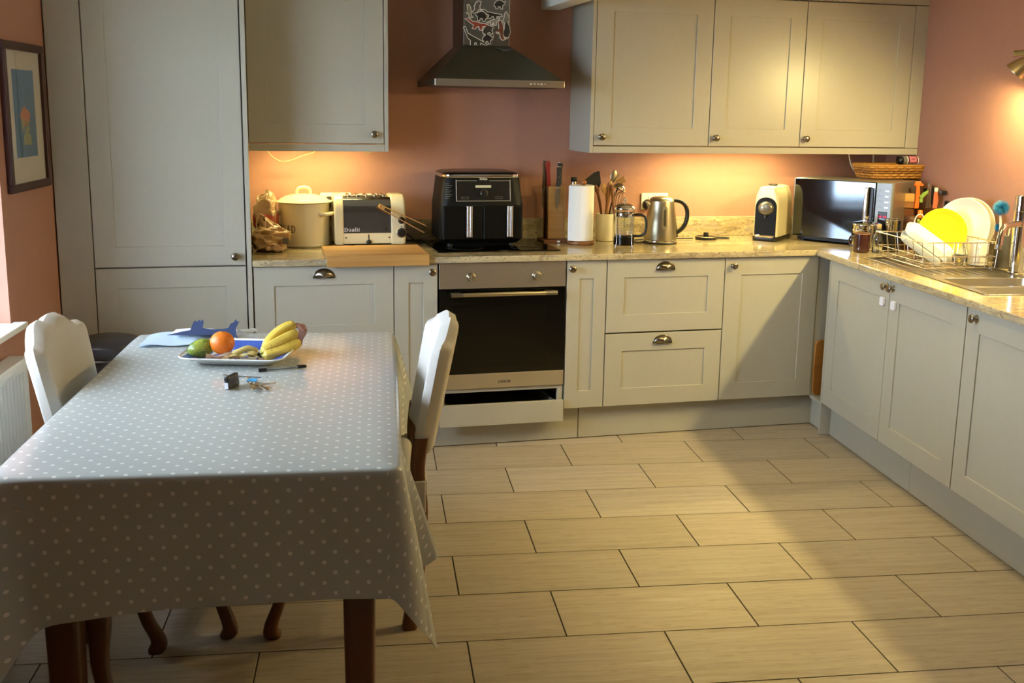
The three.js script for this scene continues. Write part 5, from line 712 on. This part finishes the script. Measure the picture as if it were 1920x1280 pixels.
{
  // dish rack: wire basket (room frame)
  const X0 = 2.04, X1 = 2.365, Z0 = .08, Z1 = .475, yb = WY + .014, yt = WY + .122, e = .03, y1 = WY + .05;
  const t = thingR('dish_rack', 'chrome wire dish rack on the drainer full of washing-up', 'dish rack', 0, 0, 0);
  const rm = (y, k) => [[X0 - e * k * .5, y, Z0 - e * k * .6], [X1 + e * k * .3, y, Z0 - e * k * .6], [X1 + e * k * .3, y, Z1], [X0 - e * k * .5, y, Z1], [X0 - e * k * .5, y, Z0 - e * k * .6]];
  part('top_rail', wire(rm(yt, 1), .0028), mChrome, t); part('middle_rail', wire(rm(y1 + .012, .4), .0018), mChrome, t); part('lower_rail', wire(rm(WY + .036, .2), .0018), mChrome, t); part('base_rail', wire(rm(yb, 0), .0028), mChrome, t);
  const n = 7; for (let i = 0; i <= n; i++) { const x = X0 + (X1 - X0) * i / n, xt = X0 - e * .5 + (X1 - X0 + e * .8) * i / n; part('upright_wire', wire([[xt, yt, Z1], [x, yb, Z1], [x, yb, Z0], [xt, yt, Z0 - e * .6]], .0017, 5), mChrome, t); }
  for (let i = 1; i < 5; i++) { const z = Z0 + (Z1 - Z0) * i / 5; part('cross_wire', wire([[X0 - e * .5, yt, z], [X0, yb, z], [X1, yb, z], [X1 + e * .3, yt, z]], .0017, 5), mChrome, t); }
  for (const [x, z] of [[X0 + .012, Z1 - .004], [X1 - .01, Z1 - .004], [X0 + .012, Z0 + .004], [X1 - .01, Z0 + .004]]) part('foot', wire([[x, yb, z], [x, WY + .0035, z]], .0035), mChrome, t);
  for (const [x, z] of [[2.225, .07], [2.275, .075]]) part('plate_loop', tube([[x - .02, yb + .13, z], [x - .022, yb + .165, z], [x - .008, yb + .187, z], [x + .012, yb + .187, z], [x + .02, yb + .16, z], [x + .02, yb + .02, z]], .0026, 30, 6), mat('#e8e4da', .4), t);
  // dishes
  const plate = (name, lab, m, r, X, Y, Z, ry, rx) => { const g = lathe([[0, 0], [r * .6, 0], [r * .66, .002], [r * .78, .007], [r * .97, .014], [r, .0165], [r * .985, .0185], [r * .95, .0168], [r * .76, .0105], [r * .64, .0062], [0, .0055]], 72).rotateX(Math.PI / 2); const o = soloR(name, g, m, lab, 'plate', X, Y, Z, 0, undefined); o.rotation.order = 'YXZ'; o.rotation.set(rx, PHI + ry, 0); return o; };
  plate('yellow_plate', 'bright yellow side plate standing upright in the dish rack', mat('#e4b91c', .3, 0, { clearcoat: .3 }), .1075, 2.262, WY + .135, .205, -.28, -.22);
  plate('white_plate', 'front large white dinner plate behind the yellow plate', mat('#e6e1d4', .22, 0, { clearcoat: .4 }), .137, 2.375, WY + .152, .19, -1.08, -.16);
  plate('white_plate', 'rear large white dinner plate, its edge showing behind another', mat('#ddd8ca', .22, 0, { clearcoat: .4 }), .137, 2.408, WY + .152, .175, -1.08, -.16);
  const dish = (name, lab, m, w, h, d, X, Y, Z, rz, cat) => { const g = loftRR([[0, -w * .40, w * .40, -d * .36, d * .36, .018], [.004, -w * .43, w * .43, -d * .39, d * .39, .022], [h * .8, -w * .49, w * .49, -d * .49, d * .49, .028], [h, -w * .5, w * .5, -d * .5, d * .5, .03]], 6).rotateX(Math.PI + .62); const o = soloR(name, g, m, lab, cat, X, Y, Z); o.rotation.order = 'YXZ'; o.rotation.set(0, PHI - .25, rz); return o; };
  dish('white_serving_dish', 'white oblong dish tilted upside down against the yellow plate', mat('#e9e4d8', .2, 0, { clearcoat: .5 }), .25, .026, .10, 2.155, WY + .118, .33, -.60, 'dish');
  dish('grey_serving_dish', 'pale grey oblong dish tilted under the white dish', mat('#a9adad', .3), .22, .022, .09, 2.118, WY + .092, .33, -.60, 'dish');
  const gl = soloR('drinking_glass', lathe([[0, 0], [.022, 0], [.0245, .003], [.031, .075], [.0295, .075], [.022, .006], [0, .005]], 36), mGlassSolid, 'upturned drinking glass under the grey dish in rack', 'glass', 2.125, WY + .092, .30, 0); gl.rotation.x = Math.PI - .15; gl.rotation.z = .25;
  const g2 = soloR('wine_glass', lathe([[0, 0], [.026, 0], [.03, .01], [.033, .05], [.026, .095], [.0248, .095], [.0315, .05], [.028, .012], [0, .003]], 36), mGlassSolid, 'round clear glass standing between the plates and the mug', 'glass', 2.245, WY + .018, .40);
  const mg = thingR('white_mug', 'cream-white mug standing upright at the front of the rack', 'mug', 2.33, WY + .017, .40, .0); const mm = mat('#ece6d8', .25, 0, { clearcoat: .4 });
  part('cup', lathe([[0, 0], [.038, 0], [.041, .004], [.0415, .096], [.04, .099], [.038, .098], [.038, .008], [0, .006]], 48), mm, mg); part('handle', tube([[.04, .082, 0], [.06, .08, 0], [.068, .052, 0], [.058, .024, 0], [.04, .02, 0]], .0055, 30, 10).rotateY(-2.05), mm, mg); part('print', surf((u, v) => { const a = 1.25 - u * .5; return [.0419 * Math.cos(a), .045 + v * .006 + .002 * Math.sin(u * 20), .0419 * Math.sin(a)]; }, 12, 2, null, true), mat('#8a6a52', .5, 0, { side: THREE.DoubleSide }), mg);
}
{
  // tap, brush pot, sponge
  const t = thingR('kitchen_tap', 'tall chrome mixer tap with angled spout beside the sink', 'tap', 2.41, WY + .003, .555);
  part('column', lathe([[0, 0], [.033, 0], [.033, .006], [.0285, .01], [.0285, .2], [.0292, .201], [.0292, .204], [.0285, .206], [.0285, .262], [.0292, .263], [.0292, .266], [.0288, .268], [.0288, .326], [.027, .33], [0, .33]], 48), mChrome, t);
  part('spout', tube([[-.02, .214, .02], [-.07, .213, .055], [-.11, .211, .083], [-.135, .205, .10], [-.148, .19, .108], [-.156, .168, .113], [-.163, .135, .118]], .0135, 50, 16), mChrome, t); part('spout_tip', bar([-.163, .135, .118], [-.1665, .118, .12], .0142, 18), mat('#9b978f', .35, 1), t);
  part('lever', bar([.01, .318, .0], [.075, .335, .03], .006, 12), mChrome, t);
  const p = thingR('brush_pot', 'dark grey pot of washing-up brushes between rack and tap', 'pot', 2.462, WY, .375); part('pot', lathe([[0, 0], [.036, 0], [.0385, .004], [.04, .142], [.0405, .146], [.038, .146], [.0365, .008], [0, .006]], 44), mat('#56534e', .4), p);
  const brush = (lab, X, Z, y, r, tilt) => { const k = thingR('dish_brush', lab, 'brush', X, WY, Z); part('handle', [bar([0, .01, 0], [tilt, y - r * .8, 0], .0055, 10)], mat('#e4e0d6', .4), k); const G = []; const N = 420; for (let i = 0; i < N; i++) { const ph = Math.acos(1 - 2 * (i + .5) / N), th = i * 2.39996, d = [Math.sin(ph) * Math.cos(th), Math.cos(ph), Math.sin(ph) * Math.sin(th)], rr = r * (.88 + .14 * rnd()); G.push(new THREE.ConeGeometry(.0022, rr, 4, 1, true).translate(0, rr / 2, 0).applyQuaternion(new THREE.Quaternion().setFromUnitVectors(new THREE.Vector3(0, 1, 0), V(d))).translate(tilt, y, 0)); } const b = part('bristles', G, mat('#2f83b4', .6), k); b.userData.kind = 'stuff'; };
  brush('blue ball-headed dish brush standing in the dark grey pot', 2.455, .37, .262, .041, -.02);
  brush('second blue brush lower down, behind the tap spout', 2.475, .355, .175, .024, -.03);
  brush('blue dish brush behind the tap at the right edge', 2.49, .50, .265, .036, .0);
  solo('steel_straws', [bar([0, 0, 0], [.02, .17, .0], .003), bar([.012, 0, .006], [.046, .175, .004], .003), bar([-.01, 0, .0], [-.006, .165, .002], .0045)], mat('#e6e0cc', .3), 'thin pale rods standing in the dark grey brush pot', 'rods', [...(() => { const [x, z] = rw(2.462, .378); return [x, WY + .012, z]; })()]);
  const sp = soloR('sponge_cloth', jitter(new THREE.SphereGeometry(1, 48, 32), v => { const n = vn(v.x * 3 + 9, v.y * 3 + v.z * 2 + 9, 64, 64, 151); v.multiplyScalar(.85 + .35 * n); v.x *= .045; v.y *= .036; v.z *= .05; }), mat('#d8b53a', .9), 'crumpled yellow sponge cloth at the sink edge, cut by the frame', 'sponge', 2.315, WY + .022, .955);
}
scene.traverse(o => { if (o.isMesh) { o.castShadow = true; o.receiveShadow = true; } if (o.isPointLight || o.isSpotLight) o.castShadow = true; });
renderer.render(scene, camera);
